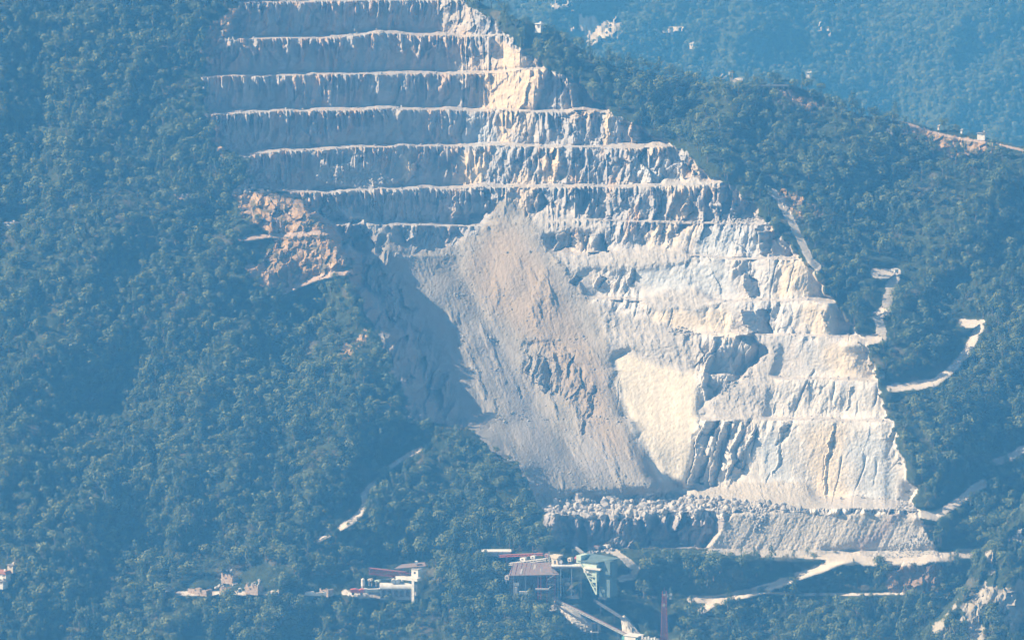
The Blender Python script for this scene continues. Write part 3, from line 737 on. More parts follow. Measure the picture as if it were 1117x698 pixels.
def scatter(name, P, rot, scl, idx, coll, label, cat):
    me = bpy.data.meshes.new(name); me.vertices.add(len(P)); me.vertices.foreach_set('co', P.astype(np.float32).ravel()); me.update()
    a = me.attributes.new('rot', 'FLOAT_VECTOR', 'POINT'); a.data.foreach_set('vector', rot.astype(np.float32).ravel())
    a = me.attributes.new('scl', 'FLOAT_VECTOR', 'POINT'); a.data.foreach_set('vector', scl.astype(np.float32).ravel())
    a = me.attributes.new('idx', 'INT', 'POINT'); a.data.foreach_set('value', idx.astype(np.int32))
    o = bpy.data.objects.new(name, me); COL.objects.link(o)
    ng = bpy.data.node_groups.new(name + '_nodes', 'GeometryNodeTree')
    ng.interface.new_socket('Geometry', in_out='INPUT', socket_type='NodeSocketGeometry'); ng.interface.new_socket('Geometry', in_out='OUTPUT', socket_type='NodeSocketGeometry')
    N = ng.nodes; gi = N.new('NodeGroupInput'); go = N.new('NodeGroupOutput')
    ci = N.new('GeometryNodeCollectionInfo'); ci.inputs['Collection'].default_value = coll; ci.inputs['Separate Children'].default_value = True; ci.inputs['Reset Children'].default_value = True
    ip = N.new('GeometryNodeInstanceOnPoints'); ip.inputs['Pick Instance'].default_value = True
    def na(nm, ty):
        n = N.new('GeometryNodeInputNamedAttribute'); n.data_type = ty; n.inputs['Name'].default_value = nm; return n.outputs['Attribute']
    ng.links.new(gi.outputs[0], ip.inputs['Points']); ng.links.new(ci.outputs[0], ip.inputs['Instance'])
    ng.links.new(na('idx', 'INT'), ip.inputs['Instance Index']); ng.links.new(na('rot', 'FLOAT_VECTOR'), ip.inputs['Rotation']); ng.links.new(na('scl', 'FLOAT_VECTOR'), ip.inputs['Scale'])
    ng.links.new(ip.outputs[0], go.inputs[0])
    md = o.modifiers.new('scatter', 'NODES'); md.node_group = ng
    return tag(o, label, cat, kind='stuff')
def scl3(s, hz): return np.stack([s, s, s * hz], -1)
hz = rng.uniform(.85, 1.2, len(tu))
rot3 = np.stack([rng.uniform(-.08, .08, len(tu)), rng.uniform(-.08, .08, len(tu)), TROT], -1)
scatter('forest', TP[rest], rot3[rest], scl3(tsz, hz)[rest], var[rest], src, 'dense mixed wood covering the mountainside round the quarry', 'forest')
# far wood
gu2, gv2 = np.meshgrid(np.arange(500, 1190, 5.6), np.arange(-60, 250, 4.4)); gu2 = gu2.ravel(); gv2 = gv2.ravel()
gu2 = gu2 + rng.uniform(-2.8, 2.8, gu2.shape); gv2 = gv2 + rng.uniform(-2.2, 2.2, gv2.shape)
fi = np.clip(((gv2 + 80) / 2).astype(int), 0, FU.shape[0] - 1); fj = np.clip(((gu2 - 440) / 2).astype(int), 0, FU.shape[1] - 1)
k2 = ~frock[fi, fj] & (gv2 < pl(CREST, gu2) + 25) & (rng.rand(len(gu2)) > .08)
gu2, gv2, fi, fj = gu2[k2], gv2[k2], fi[k2], fj[k2]
FPp = FP[fi, fj]
s2 = 1.9 + rng.rand(len(gu2)) * 1.6
scatter('far_forest', FPp, np.stack([s2 * 0, s2 * 0, rng.uniform(0, 6.28, len(gu2))], -1), scl3(s2, s2 * 0 + 1.), rng.randint(0, 8, len(gu2)) % 8, src, 'hazy wood on the mountainside beyond the ridge', 'forest')

KN = [('oak_tree', 'round broadleaf tree'), ('pine_tree', 'dark narrow pine'), ('shrub', 'low spreading shrub')]
def zone(u, v):
    if u > 1005: return 'on the near crag at the lower right corner'
    if v > 655 and u < 300: return 'along the bottom edge of the photo at the left'
    if v > 655 and u < 600: return 'along the bottom edge left of the long gravel heap'
    if v > 600 and u < 190: return 'low in the wood near the red roofed houses'
    if v > 600 and u < 370: return 'beside the ruined stone works'
    if v > 600 and u < 600: return 'beside the gravel washing plant'
    if v > 600 and u < 760: return 'between the green hopper house and the lattice mast'
    if v > 600: return 'on the slope below the works road'
    if u > 600 and v < 260: return 'high on the ridge right of the quarry rim'
    if u > 600: return 'on the slope between the quarry rim and the hairpin track'
    if u > 380: return 'on the spur at the shaded left foot of the scree'
    if v > 420: return 'in the lower left wood above the stone works'
    if v > 200: return 'in the wood left of the reddish bank'
    return 'high in the wood left of the upper benches'
def own_tree(u, v, s, vr, rz, h, name=None, label=None, grp=None):
    k = TREE_KINDS[vr]
    p = surf(np.array([u]), np.array([v]))[0]
    nm, desc = KN[k]
    z = zone(u, v)
    e = empty(nm, Vector(map(float, p)), label or (desc + ' ' + z), 'tree' if k < 2 else 'shrub', None if label else (nm.replace('_', ' ') + 's ' + z))
    e.rotation_euler = (0, 0, rz); e.scale = (s, s, s * h)
    for pn, me in (('crown', crown_me[vr]), ('trunk', trunk_me[vr])):
        c = bpy.data.objects.new(pn, me); COL.objects.link(c); c.parent = e
    return e
for i in own: own_tree(float(tu[i]), float(tv[i]), float(tsz[i]), int(var[i]), float(TROT[i]), float(hz[i]))
own_tree(881, 607, 1.7, 4, .5, 1.0, label='lone dark conifer at the edge of the yard under the spoil heap')
own_tree(858, 606, 0.9, 6, .5, 1.3, label='tiny bush left of the lone conifer under the spoil heap')
own_tree(912, 603, 1.5, 7, 1.5, .7, label='flat shrub on the spoil heap right of the lone conifer')
own_tree(322, 300, 3.0, 7, 1.5, 1.3, label='dark bush clump in the middle of the reddish bank')

# ------------------------------------------------------------------ boulders
M_bould = plain('pale_boulder', (.52, .505, .48), (.34, .32, .30), .5, .9)
def rock_mesh(seed):
    rg = random.Random(seed); bm = bmesh.new(); bmesh.ops.create_icosphere(bm, subdivisions=2, radius=1)
    planes = [Vector((rg.gauss(0, 1), rg.gauss(0, 1), rg.gauss(0, 1))).normalized() for _ in range(9)]
    ds = [rg.uniform(.45, .85) for _ in planes]
    for v in bm.verts:
        for p, d in zip(planes, ds):
            t = v.co.dot(p)
            if t > d: v.co -= p * (t - d)
        v.co = Vector((v.co.x * 1.15, v.co.y * .95, v.co.z * .8)) * rg.uniform(.96, 1.04)
    me = bpy.data.meshes.new('boulder'); bm.to_mesh(me); bm.free(); me.materials.append(M_bould); return me
rocks = [rock_mesh(i) for i in range(6)]
rsrc = bpy.data.collections.new('rock_sources')
for i, m in enumerate(rocks): rsrc.objects.link(bpy.data.objects.new('r%02d' % i, m))
FIELD = [(598, 560), (606, 549), (640, 545), (700, 540), (722, 534), (740, 540), (800, 546), (850, 551), (884, 558), (850, 558), (800, 559), (740, 563), (600, 567)]
def fillpoly(poly, n, seed):
    rg = np.random.RandomState(seed); p = np.array(poly, float); o = []
    while len(o) < n:
        u = rg.uniform(p[:, 0].min(), p[:, 0].max(), 4000); v = rg.uniform(p[:, 1].min(), p[:, 1].max(), 4000)
        m = inpoly(u, v, poly); o += list(zip(u[m], v[m]))
    return np.array(o[:n])
bf = fillpoly(FIELD, 1500, 5)
bs = .35 + 1.7 * np.random.RandomState(6).rand(1500) ** 3.5
bo = np.argsort(-bs)
BPs = surf(bf[:, 0], bf[:, 1]); brg = np.random.RandomState(9)
brot = brg.uniform(0, 6.28, (1500, 3)); 
for j in bo[:290]:
    o = bpy.data.objects.new('boulder', rocks[j % 6]); COL.objects.link(o)
    o.location = Vector(map(float, BPs[j])) + Vector((0, 0, float(bs[j]) * .35)); o.scale = (float(bs[j]),) * 3; o.rotation_euler = tuple(map(float, brot[j]))
    tag(o, 'pale angular boulder in the long field of fallen blocks under the scree', 'boulder', 'boulders at the foot of the scree')
ex = [bf[bo[290:]]]; es = [bs[bo[290:]] * 1.0]
for poly, n, s, sd in [([(346, 196), (352, 180), (380, 180), (400, 184), (436, 200), (400, 206), (350, 204)], 260, .6, 21), ([(272, 182), (300, 186), (312, 208), (250, 212), (262, 200)], 220, .7, 22),
                       ([(775, 232), (800, 226), (830, 236), (838, 246), (700, 244), (760, 238)], 160, .6, 23), ([(818, 557), (838, 554), (832, 582), (822, 580)], 60, .7, 24),
                       ([(910, 556), (950, 557), (1000, 560), (1000, 552), (985, 545), (975, 555)], 90, .6, 25), ([(740, 355), (765, 365), (745, 368), (725, 362)], 50, .5, 26),
                       ([(560, 500), (640, 500), (720, 535), (600, 548)], 120, .35, 27), ([(440, 280), (540, 260), (660, 400), (700, 500), (560, 490)], 260, .32, 28),
                       ([(945, 606), (1005, 580), (1022, 606), (960, 610)], 220, .4, 29), ([(636, 590), (668, 596), (668, 604), (640, 604)], 60, .7, 30),
                       ([(790, 395), (815, 400), (800, 425), (775, 435)], 60, .5, 31), ([(235, 36), (262, 30), (262, 62), (238, 56)], 60, .7, 32),
                       ([(240, 618), (256, 624), (262, 636), (284, 632), (282, 644), (235, 644)], 70, .7, 33), ([(196, 212), (226, 212), (226, 222), (200, 220)], 40, .6, 34)]:
    f = fillpoly(poly, n, sd); ex.append(f); es.append(s * (.5 + np.random.RandomState(sd).rand(n)))
li, lj = np.nonzero((LEDGE > .5) & pit & (tal < .5) & (V > -30) & (V < 545)); lr = np.random.RandomState(77); pk = lr.randint(0, len(li), 1100)
ex.append(np.stack([lj[pk] - 80.0, li[pk] - 80.0], -1)); es.append(.25 + .55 * lr.rand(1100) ** 3)
ex = np.concatenate(ex); es = np.concatenate(es); ep = surf(ex[:, 0], ex[:, 1]); ep[:, 2] += es * .25
scatter('rubble', ep, brg.uniform(0, 6.28, (len(ex), 3)), np.stack([es] * 3, -1), brg.randint(0, 6, len(ex)), rsrc, 'small broken stones strewn over the benches, scree and heaps', 'rubble')

# ------------------------------------------------------------------ mesh builder for the works
class MB:
    def __init__(s): s.v = []; s.f = []
    def box(s, a, b):
        (x0, y0, z0), (x1, y1, z1) = a, b; i = len(s.v)
        s.v += [(x0, y0, z0), (x1, y0, z0), (x1, y1, z0), (x0, y1, z0), (x0, y0, z1), (x1, y0, z1), (x1, y1, z1), (x0, y1, z1)]
        s.f += [(i, i + 3, i + 2, i + 1), (i + 4, i + 5, i + 6, i + 7), (i, i + 1, i + 5, i + 4), (i + 1, i + 2, i + 6, i + 5), (i + 2, i + 3, i + 7, i + 6), (i + 3, i, i + 4, i + 7)]
        return s
    def bar(s, a, b, w, h=None):
        """straight member of section w x h between two points"""
        h = h or w; a = Vector(a); b = Vector(b); d = (b - a).normalized()
        up = Vector((0, 0, 1)) if abs(d.z) < .9 else Vector((0, 1, 0))
        sx = d.cross(up).normalized() * w / 2; sz = sx.cross(d).normalized() * h / 2; i = len(s.v)
        for p in (a, b): s.v += [tuple(p - sx - sz), tuple(p + sx - sz), tuple(p + sx + sz), tuple(p - sx + sz)]
        s.f += [(i, i + 1, i + 2, i + 3), (i + 7, i + 6, i + 5, i + 4), (i, i + 4, i + 5, i + 1), (i + 1, i + 5, i + 6, i + 2), (i + 2, i + 6, i + 7, i + 3), (i + 3, i + 7, i + 4, i)]
        return s
    def prism(s, pts, y0, y1):
        """outline in the x-z plane given a depth"""
        n = len(pts); i = len(s.v)
        s.v += [(x, y0, z) for x, z in pts] + [(x, y1, z) for x, z in pts]
        s.f.append(tuple(range(i, i + n))); s.f.append(tuple(range(i + 2 * n - 1, i + n - 1, -1)))
        for k in range(n): s.f.append((i + k, i + n + k, i + n + (k + 1) % n, i + (k + 1) % n))
        return s
    def tube(s, a, b, r1, r2=None, seg=14):
        r2 = r1 if r2 is None else r2
        a = Vector(a); b = Vector(b); d = (b - a).normalized(); up = Vector((0, 0, 1)) if abs(d.z) < .9 else Vector((1, 0, 0))
        x = d.cross(up).normalized(); y = d.cross(x).normalized(); i = len(s.v)
        for p, r in ((a, r1), (b, r2)):
            for k in range(seg):
                t = 2 * math.pi * k / seg; s.v.append(tuple(p + x * math.cos(t) * r + y * math.sin(t) * r))
        for k in range(seg): s.f.append((i + k, i + (k + 1) % seg, i + seg + (k + 1) % seg, i + seg + k))
        s.f.append(tuple(range(i, i + seg))); s.f.append(tuple(range(i + 2 * seg - 1, i + seg - 1, -1)))
        return s
    def build(s, name, mat, parent=None):
        me = bpy.data.meshes.new(name); me.from_pydata([tuple(p) for p in s.v], [], s.f); me.materials.append(mat); me.update()
        bm = bmesh.new(); bm.from_mesh(me); bmesh.ops.recalc_face_normals(bm, faces=bm.faces); bm.to_mesh(me); bm.free()
        o = bpy.data.objects.new(name, me); COL.objects.link(o)
        if parent: o.parent = parent
        return o
M_white = plain('white_paint', (.80, .79, .75), (.62, .60, .56)); M_cream = plain('cream_render', (.72, .66, .54), (.6, .52, .40))
M_green = plain('pale_green_sheet', (.60, .72, .62), (.46, .58, .50), .9); M_dgreen = plain('blue_green_roof', (.09, .15, .16), (.15, .22, .22))
M_teal = plain('teal_paint', (.12, .42, .38), (.10, .30, .28))
M_rust = plain('rusty_roof', (.30, .20, .17), (.20, .19, .19), .9); M_red = plain('red_paint', (.60, .14, .11), (.46, .12, .10)); M_dark = plain('dark_steel', (.07, .07, .075), (.12, .11, .10))
M_steel = plain('grey_steel', (.30, .31, .32), (.40, .40, .40), rough=.6); M_conc = plain('concrete', (.45, .44, .42), (.33, .32, .30)); M_glass = plain('window_glass', (.03, .04, .05), (.05, .06, .07), rough=.15)
M_tile = plain('clay_tiles', (.48, .20, .13), (.38, .17, .12), 1.5); M_gravel = plain('gravel', (.62, .59, .53), (.50, .47, .42), 1.2, .95); M_purple = plain('faded_red', (.40, .20, .20), (.33, .2, .22))
M_stone = plain('rubble_stone', (.58, .47, .36), (.28, .20, .16), 1.6)
K = 0.4                                            # metres per survey unit near the works

def frame(u, v, lift=0):
    """anchor of a building: its base point; Q maps survey offsets to local metres"""
    o = pt(u, v, lift)
    s = o.y / FPX
    return o, (lambda uu, vv: ((uu - u) * s, (v - vv) * s))

# open shed with rusty roof on posts
o, q = frame(580, 645, 5)
t = empty('open_shed', o, 'open shed with a wide rusty roof on tall thin posts beside the green hopper house', 'shed')
rf = MB(); a0 = q(555, 618); a1 = q(610, 617)
rf.v += [(a0[0] - .4, -4, q(0, 625)[1]), (a1[0], -4, q(0, 624)[1]), (a1[0] - 1, 4, q(0, 616)[1] + .9), (a0[0] + 2, 4, q(0, 616)[1] + .6)]
rf.v += [(x, y, z - .25) for x, y, z in rf.v[:4]]
rf.f += [(0, 1, 2, 3), (7, 6, 5, 4), (0, 4, 5, 1), (1, 5, 6, 2), (2, 6, 7, 3), (3, 7, 4, 0)]
rf.build('roof', M_rust, t)
rb_ = MB(); y_of = lambda x, f: (x, -4 + 8 * f, q(0, 625)[1] + .12 + f * (q(0, 616)[1] + .7 - q(0, 625)[1]))
for k in range(11):
    x = a0[0] + .4 + k * (a1[0] - a0[0] - 1.6) / 10; rb_.bar(y_of(x, .02), y_of(x + 1.2, .96), .12, .12)
rb_.build('roof_rib', M_purple, t)
ps = MB()
for k, f in ((2, .1), (5, .45), (8, .2), (6, .1)):
    x = a0[0] + .9 + k * (a1[0] - a0[0] - 1.6) / 10; ps.bar(y_of(x, f), y_of(x + .6, f + .4), 1.0, .08)
ps.build('pale_sheet', M_conc, t)
for uu in (560, 573, 587, 590, 600, 609):
    x = q(uu, 0)[0]
    MB().bar((x, -3.6, q(0, 652)[1]), (x, -3.6, q(0, 625)[1]), .35).build('post', M_red if uu in (587, 590) else M_steel, t)
    if uu in (560, 587, 609): MB().bar((x, 3.6, q(0, 645)[1]), (x, 3.6, q(0, 618)[1]), .35).build('post', M_steel, t)
MB().box((q(555, 0)[0], 3.9, -4), (q(606, 0)[0], 4.1, q(0, 622)[1])).build('back_wall', M_dark, t)
MB().box((q(584, 0)[0], -4.6, q(0, 641)[1]), (q(599, 0)[0], -2.5, q(0, 639.6)[1])).build('floor_deck', M_white, t)
MB().box((q(560, 0)[0], -4.0, q(0, 636.5)[1]), (q(566, 0)[0], -3.9, q(0, 633)[1])).build('side_panel', M_white, t)
MB().box((q(566, 0)[0], -4.0, q(0, 646)[1]), (q(575, 0)[0], -2, q(0, 643.5)[1])).build('bench', M_white, t)
MB().box((q(561, 0)[0], -4.3, q(0, 645)[1]), (q(564, 0)[0], -3.2, q(0, 638)[1])).build('cabinet', M_white, t)

def conveyor(name, label, pa, pb, w, belt, frame_m, lattice=True, legs=3, leg_len=6, side=.8, th=1.5):
    a = Vector(pa); b = Vector(pb)
    t = empty(name, a, label, 'conveyor'); d = b - a; n = max(4, int(d.length / 1.6))
    hx = Vector((d.y, -d.x, 0)); hx = hx.normalized() * w / 2 if hx.length > .01 else Vector((0, w / 2, 0))
    fm = MB(); up = Vector((0, 0, side))
    for sgn in (-1, 1):
        fm.bar(hx * sgn, d + hx * sgn, .16 * th); fm.bar(hx * sgn - up, d + hx * sgn - up, .16 * th)
        if lattice:
            for k in range(n):
                p = d * (k / n); r = d * ((k + 1) / n)
                fm.bar(p + hx * sgn - (up if k % 2 else up * 0), r + hx * sgn - (up * 0 if k % 2 else up), .10 * th); fm.bar(p + hx * sgn, p + hx * sgn - up, .09 * th)
    fm.build('truss', frame_m, t)
    MB().bar(Vector((0, 0, .1)), d + Vector((0, 0, .1)), w * .8, .12).build('belt', belt, t)
    for k in range(legs):
        p = d * ((k + .5) / legs) - up
        MB().bar(p + hx, p + hx * 1.3 - Vector((0, 0, leg_len)), .18).bar(p - hx, p - hx * 1.3 - Vector((0, 0, leg_len)), .18).build('leg', frame_m, t)
    for p in (Vector((0, 0, .05)), d + Vector((0, 0, .05))):
        MB().tube(p - hx * 1.15, p + hx * 1.15, .25, seg=10).build('drum', M_dark, t)
    return t
conveyor('belt_conveyor', 'faded red lattice conveyor running level behind the rusty shed', pt(545, 605, 5), pt(593, 603, 5), 1.4, M_rust, M_red)
conveyor('belt_conveyor', 'white conveyor rising to the right just above the rusty shed', pt(556, 614, 9), pt(610, 607, 9), 1.6, M_white, M_white, legs=2, leg_len=7)
o, q = frame(541, 606, 3)
t = empty('flat_shed', o, 'low shed with a long white flat roof left of the red lattice conveyor', 'shed')
MB().box((q(527, 0)[0], -2, .2), (q(556, 0)[0], 3, q(0, 601.6)[1])).build('wall', M_conc, t)
MB().box((q(525, 0)[0], -2.6, q(0, 601.5)[1]), (q(558, 0)[0], 3.4, q(0, 600)[1])).build('roof', M_white, t)
o, q = frame(606, 616, 7)
t = empty('crusher', o, 'cream stone crusher with flared hopper on the deck left of the green hopper house', 'crusher')
MB().prism([q(604, 615), q(603, 608), q(609.5, 608), q(611.5, 615)], -1.5, 1.5).build('body', M_cream, t)
MB().prism([q(603.5, 608), q(601.5, 604.5), q(612.5, 604.5), q(610, 608)], -1.8, 1.8).build('hopper', M_cream, t)
MB().box((*[q(606.2, 0)[0], -1.6, q(0, 614)[1]],), (*[q(608.6, 0)[0], -1.4, q(0, 610)[1]],)).build('opening', M_dark, t)
MB().tube((q(613.5, 0)[0], -1, q(0, 611)[1]), (q(613.5, 0)[0], -.3, q(0, 611)[1]), .8).build('flywheel', M_steel, t)
t = empty('steel_mast', o + Vector((q(599, 0)[0], 0, 0)), 'short white upright pole left of the crusher', 'pole'); MB().bar((0, 0, -4.5), (0, 0, q(0, 601)[1]), .5).build('shaft', M_white, t); MB().bar((-1.2, 0, q(0, 604.5)[1]), (1.6, 0, q(0, 604)[1]), .3).build('crossbar', M_white, t)
o, q = frame(616, 640, 8)
t = empty('deck_platform', o, 'steel deck on thin legs joining the rusty shed to the green hopper house', 'platform')
MB().box((q(601, 0)[0], -2.6, q(0, 616.6)[1]), (q(637, 0)[0], 3, q(0, 615.4)[1])).build('deck', M_white, t)
MB().box((q(601, 0)[0], -2.5, q(0, 617.8)[1]), (q(637, 0)[0], 2.9, q(0, 616.7)[1])).build('beam', M_purple, t)
for uu in (603, 611.5, 623.5, 634): MB().bar((q(uu, 0)[0], -2.3, -4), (q(uu, 0)[0], -2.3, q(0, 617.8)[1]), .3).build('leg', M_white if uu in (611.5, 623.5) else M_steel, t)
rl = MB(); 
for k in range(12): x = q(601 + k * 3.2, 0)[0]; rl.bar((x, -2.5, q(0, 615.4)[1]), (x, -2.5, q(0, 612.6)[1]), .08)
rl.bar((q(601, 0)[0], -2.5, q(0, 612.6)[1]), (q(637, 0)[0], -2.5, q(0, 612.6)[1]), .1); rl.build('railing', M_steel, t)
# green hopper house
o, q = frame(648, 644, 8)
t = empty('hopper_house', o, 'pale green hopper house on a wedge shaped leg with a dark flat roof', 'hopper building')
MB().box((q(632.3, 0)[0], -3.6, q(0, 613)[1]), (q(637.8, 0)[0], 3, q(0, 604.6)[1])).build('end_box', M_green, t)
MB().box((q(638, 0)[0], -3.2, q(0, 617.2)[1]), (q(655.5, 0)[0], 4, q(0, 610)[1])).build('wall', M_green, t)
r = MB(); r.v += [(q(634, 0)[0], -3.9, q(0, 610)[1]), (q(656, 0)[0], -3.9, q(0, 610)[1]), (q(671, 0)[0], 5, q(0, 607)[1]), (q(636, 0)[0], 5, q(0, 605)[1])]
r.v += [(x, y, z - .3) for x, y, z in r.v[:4]]; r.f += [(0, 1, 2, 3), (7, 6, 5, 4), (0, 4, 5, 1), (1, 5, 6, 2), (2, 6, 7, 3), (3, 7, 4, 0)]; r.build('roof', M_dgreen, t)
MB().box((q(655.6, 0)[0], -1, -2), (q(668, 0)[0], 5, q(0, 609)[1])).build('side_wall', M_dgreen, t)
MB().box((q(649.8, 0)[0], -3, q(0, 632)[1]), (q(655.4, 0)[0], 2, q(0, 617.2)[1])).build('shaft', M_green, t)
w = MB(); w.bar((q(638, 0)[0], -3.3, q(0, 614)[1]), (q(655.5, 0)[0], -3.3, q(0, 646)[1]), .45); w.bar((q(655.2, 0)[0], -3.3, q(0, 617)[1]), (q(655.8, 0)[0], -3.3, q(0, 646)[1]), .4)
for k, (x1, x2, z) in enumerate([(641.5, 655, 620), (645, 655, 626.5), (649.5, 655, 632.5), (652, 655, 638)]):
    w.bar((q(x1, 0)[0], -3.3, q(0, z)[1]), (q(x2, 0)[0], -3.3, q(0, z)[1]), .3); w.bar((q(x1, 0)[0], -3.3, q(0, z)[1]), (q(x2, 0)[0], -3.3, q(0, z + 6)[1]), .25)
w.build('braced_leg', M_green, t)
for uu in (641, 644.5): MB().box((q(uu, 0)[0], -3.6, q(0, 623)[1]), (q(uu + 2.2, 0)[0], -3.4, q(0, 617.5)[1])).build('chute', M_white, t)
MB().box((q(642, 0)[0], -4.4, q(0, 618.2)[1]), (q(661.5, 0)[0], -3.25, q(0, 616.4)[1])).build('walkway', M_white, t)
for k, uu in enumerate((647, 651)): MB().box((q(uu, 0)[0], -3.35, q(0, 629)[1]), (q(uu + 1.6, 0)[0], -3.05, q(0, 626)[1])).build('window', M_glass, t)
t = conveyor('feed_conveyor', 'slender feed conveyor slanting up behind the green hopper house', pt(624, 593, 4), pt(637, 603, 8), .9, M_steel, M_steel, legs=0)

def heap_obj(label, pts_base, peak, seed, name='gravel_heap', n=26):
    """heap: ring of base points on the slope and a raised crest line"""
    rg = random.Random(seed); base = [pt(u, v, .3) for u, v in pts_base]; crest_ = [pt(u, v, l) for u, v, l in peak]
    verts = []; faces = []
    ring = []
    m = len(base)
    for k in range(m):
        for j in range(6): ring.append(base[k].lerp(base[(k + 1) % m], j / 6))
    def nearest(p):
        best = None
        for i in range(max(1, len(crest_) - 1)):
            a = crest_[i]; b = crest_[min(i + 1, len(crest_) - 1)]; ab = b - a
            tt = 0 if ab.length < 1e-6 else max(0, min(1, (p - a).dot(ab) / ab.length_squared)); c = a + ab * tt
            if best is None or (c - p).length < (best - p).length: best = c
        return best
    lv = 7
    for j in range(lv + 1):
        for p in ring:
            c = p.lerp(nearest(p), j / lv)
            verts.append(c + Vector((rg.uniform(-.25, .25), rg.uniform(-.25, .25), rg.uniform(-.2, .2))) * (1 if 0 < j else 0))
    nr = len(ring)
    for j in range(lv):
        for k in range(nr): faces.append((j * nr + k, j * nr + (k + 1) % nr, (j + 1) * nr + (k + 1) % nr, (j + 1) * nr + k))
    c0 = verts[0].copy(); me = bpy.data.meshes.new(name); me.from_pydata([tuple(v - c0) for v in verts], [], faces); me.materials.append(M_gravel)
    o = bpy.data.objects.new(name, me); COL.objects.link(o); o.location = c0
    return tag(o, label, 'gravel heap')
heap_obj('small pale gravel wedge between the rusty shed and the long heap', [(614, 651), (622, 652.5), (631.5, 653), (631, 646), (624, 649)], [(629, 647.5, 2)], 3)
heap_obj('long pale gravel heap lying under a thin dark conveyor', [(604, 655), (612, 668), (624, 680), (638, 690), (650, 690), (646, 679), (632, 668), (618, 659)], [(607, 656, 2.5), (622, 669, 4), (642, 684, 5)], 4)
heap_obj('small rounded gravel heap at the upper end of the long heap', [(594, 667), (600, 660), (606, 659), (608, 664), (602, 667)], [(604, 661, 2)], 5)
heap_obj('tall steep gravel cone next to the lower conveyor end', [(679, 690), (677, 672), (684, 672), (699, 691), (690, 694)], [(681, 671, 3), (682, 674, 4)], 6)
conveyor('thin_conveyor', 'thin dark conveyor lying over the long gravel heap', pt(605, 658, 7), pt(645, 683, 7), .7, M_dark, M_dark, lattice=False, legs=2, leg_len=5, side=.4)
conveyor('long_conveyor', 'long pinkish covered conveyor descending right towards the loading bin', pt(603, 651, 5), pt(685, 692, 6), 1.5, M_purple, M_white, legs=4, leg_len=5, side=.7)
conveyor('short_conveyor', 'short grey conveyor slanting down to the tall gravel cone', pt(648, 653, 4), pt(678, 672, 4), 1.3, M_steel, M_steel, legs=2, leg_len=4)
o, q = frame(690, 708, 7)
t = empty('loading_bin', o, 'white loading bin with teal side posts at the bottom edge', 'bin')
MB().box((q(684, 0)[0], -2.5, -2), (q(697, 0)[0], 2.5, q(0, 692)[1])).build('bin_body', M_white, t)
for a, b in ((680.5, 683.7), (697.3, 699), (710, 718)): MB().box((q(a, 0)[0], -2.2, -2), (q(b, 0)[0], 2.2, q(0, 693.5)[1])).build('side_post', M_teal, t)
MB().box((q(683, 0)[0], -2.8, q(0, 692)[1]), (q(700, 0)[0], 2.8, q(0, 691)[1])).build('rim', M_white, t)
MB().box((q(699, 0)[0], -2, q(0, 694.5)[1]), (q(719, 0)[0], 2, q(0, 693.4)[1])).build('gangway', M_conc, t)
rl = MB()
for k in range(5): rl.box((q(703 + k * 3.6, 0)[0], -1.9, q(0, 693.4)[1]), (q(704.5 + k * 3.6, 0)[0], -1.2, q(0, 690 + (k % 2) * 1.3)[1]))
rl.build('machinery', M_white, t)
o, q = frame(646, 692, 6)
t = empty('screen_tower', o, 'small dark screening tower at the lower end of the long gravel heap', 'tower')
MB().box((q(645.5, 0)[0], -1.2, q(0, 688)[1]), (q(650, 0)[0], 1.2, q(0, 679)[1])).build('body', M_dark, t)
for uu in (645.7, 652): MB().bar((q(uu, 0)[0], -1.1, -3), (q(uu, 0)[0], -1.1, q(0, 677)[1]), .25).build('leg', M_steel, t)
MB().box((q(644, 0)[0], -1.5, q(0, 689)[1]), (q(653, 0)[0], 1.5, q(0, 688.1)[1])).build('deck', M_white, t)

# scaffold stair, containers and clutter of the works
o, q = frame(601, 650, 6)
t = empty('stair_tower', o, 'reddish scaffold stair tower right of the rusty shed posts', 'stair tower')
sc_ = MB()
for uu in (596.5, 605.5):
    for y in (-1.5, 1.0): sc_.bar((q(uu, 0)[0], y, -3), (q(uu, 0)[0], y, q(0, 626)[1]), .2)
sc_.build('scaffold', M_red, t)
for k in range(4):
    z = q(0, 647 - k * 5.4)[1]; MB().box((q(596.7, 0)[0], -1.4, z), (q(605.3, 0)[0], .9, z + .15)).build('landing', M_steel, t)
    MB().bar((q(597 if k % 2 else 605, 0)[0], -1.2, z), (q(605 if k % 2 else 597, 0)[0], -1.2, z + 2.1), .6, .15).build('stair', M_white if k % 2 else M_conc, t)
def clutter(u, v, w, h, mat, name, label, cat, lift=5):
    o, q = frame(u, v, lift); t = empty(name, o, label, cat); s = K
    MB().prism([(-w * s / 2, 0), (w * s / 2, 0), (w * s / 2, h * s), (w * s * .2, h * s * 1.25), (-w * s / 2, h * s * .9)], -.8, .8).build('body', mat, t)
    for x in (-w * s * .38, w * s * .38): MB().bar((x, 0, -2.4), (x, 0, 0), .2).build('leg', M_steel, t)
    MB().box((-w * s * .2, -.9, h * s * .3), (w * s * .15, -.8, h * s * .7)).build('hatch', M_dark, t)
clutter(571, 611, 6, 3, M_white, 'screen_box', 'white screening box at the left on the rising white conveyor', 'machine', 8)
clutter(582, 609, 5, 3.2, M_white, 'screen_box', 'white screening box in the middle over the rising white conveyor', 'machine', 8)
clutter(597, 607, 4, 3.5, M_purple, 'motor_box', 'dull red motor housing left of the crusher', 'machine', 9)
clutter(622, 612, 4, 4, M_cream, 'motor_box', 'cream motor housing on the deck right of the crusher', 'machine', 9)
clutter(629, 613, 3, 6, M_red, 'motor_box', 'red upright motor housing against the green hopper house', 'machine', 9)
clutter(619, 638, 4, 3, M_white, 'feed_funnel', 'small white funnel under the deck', 'funnel', 8)
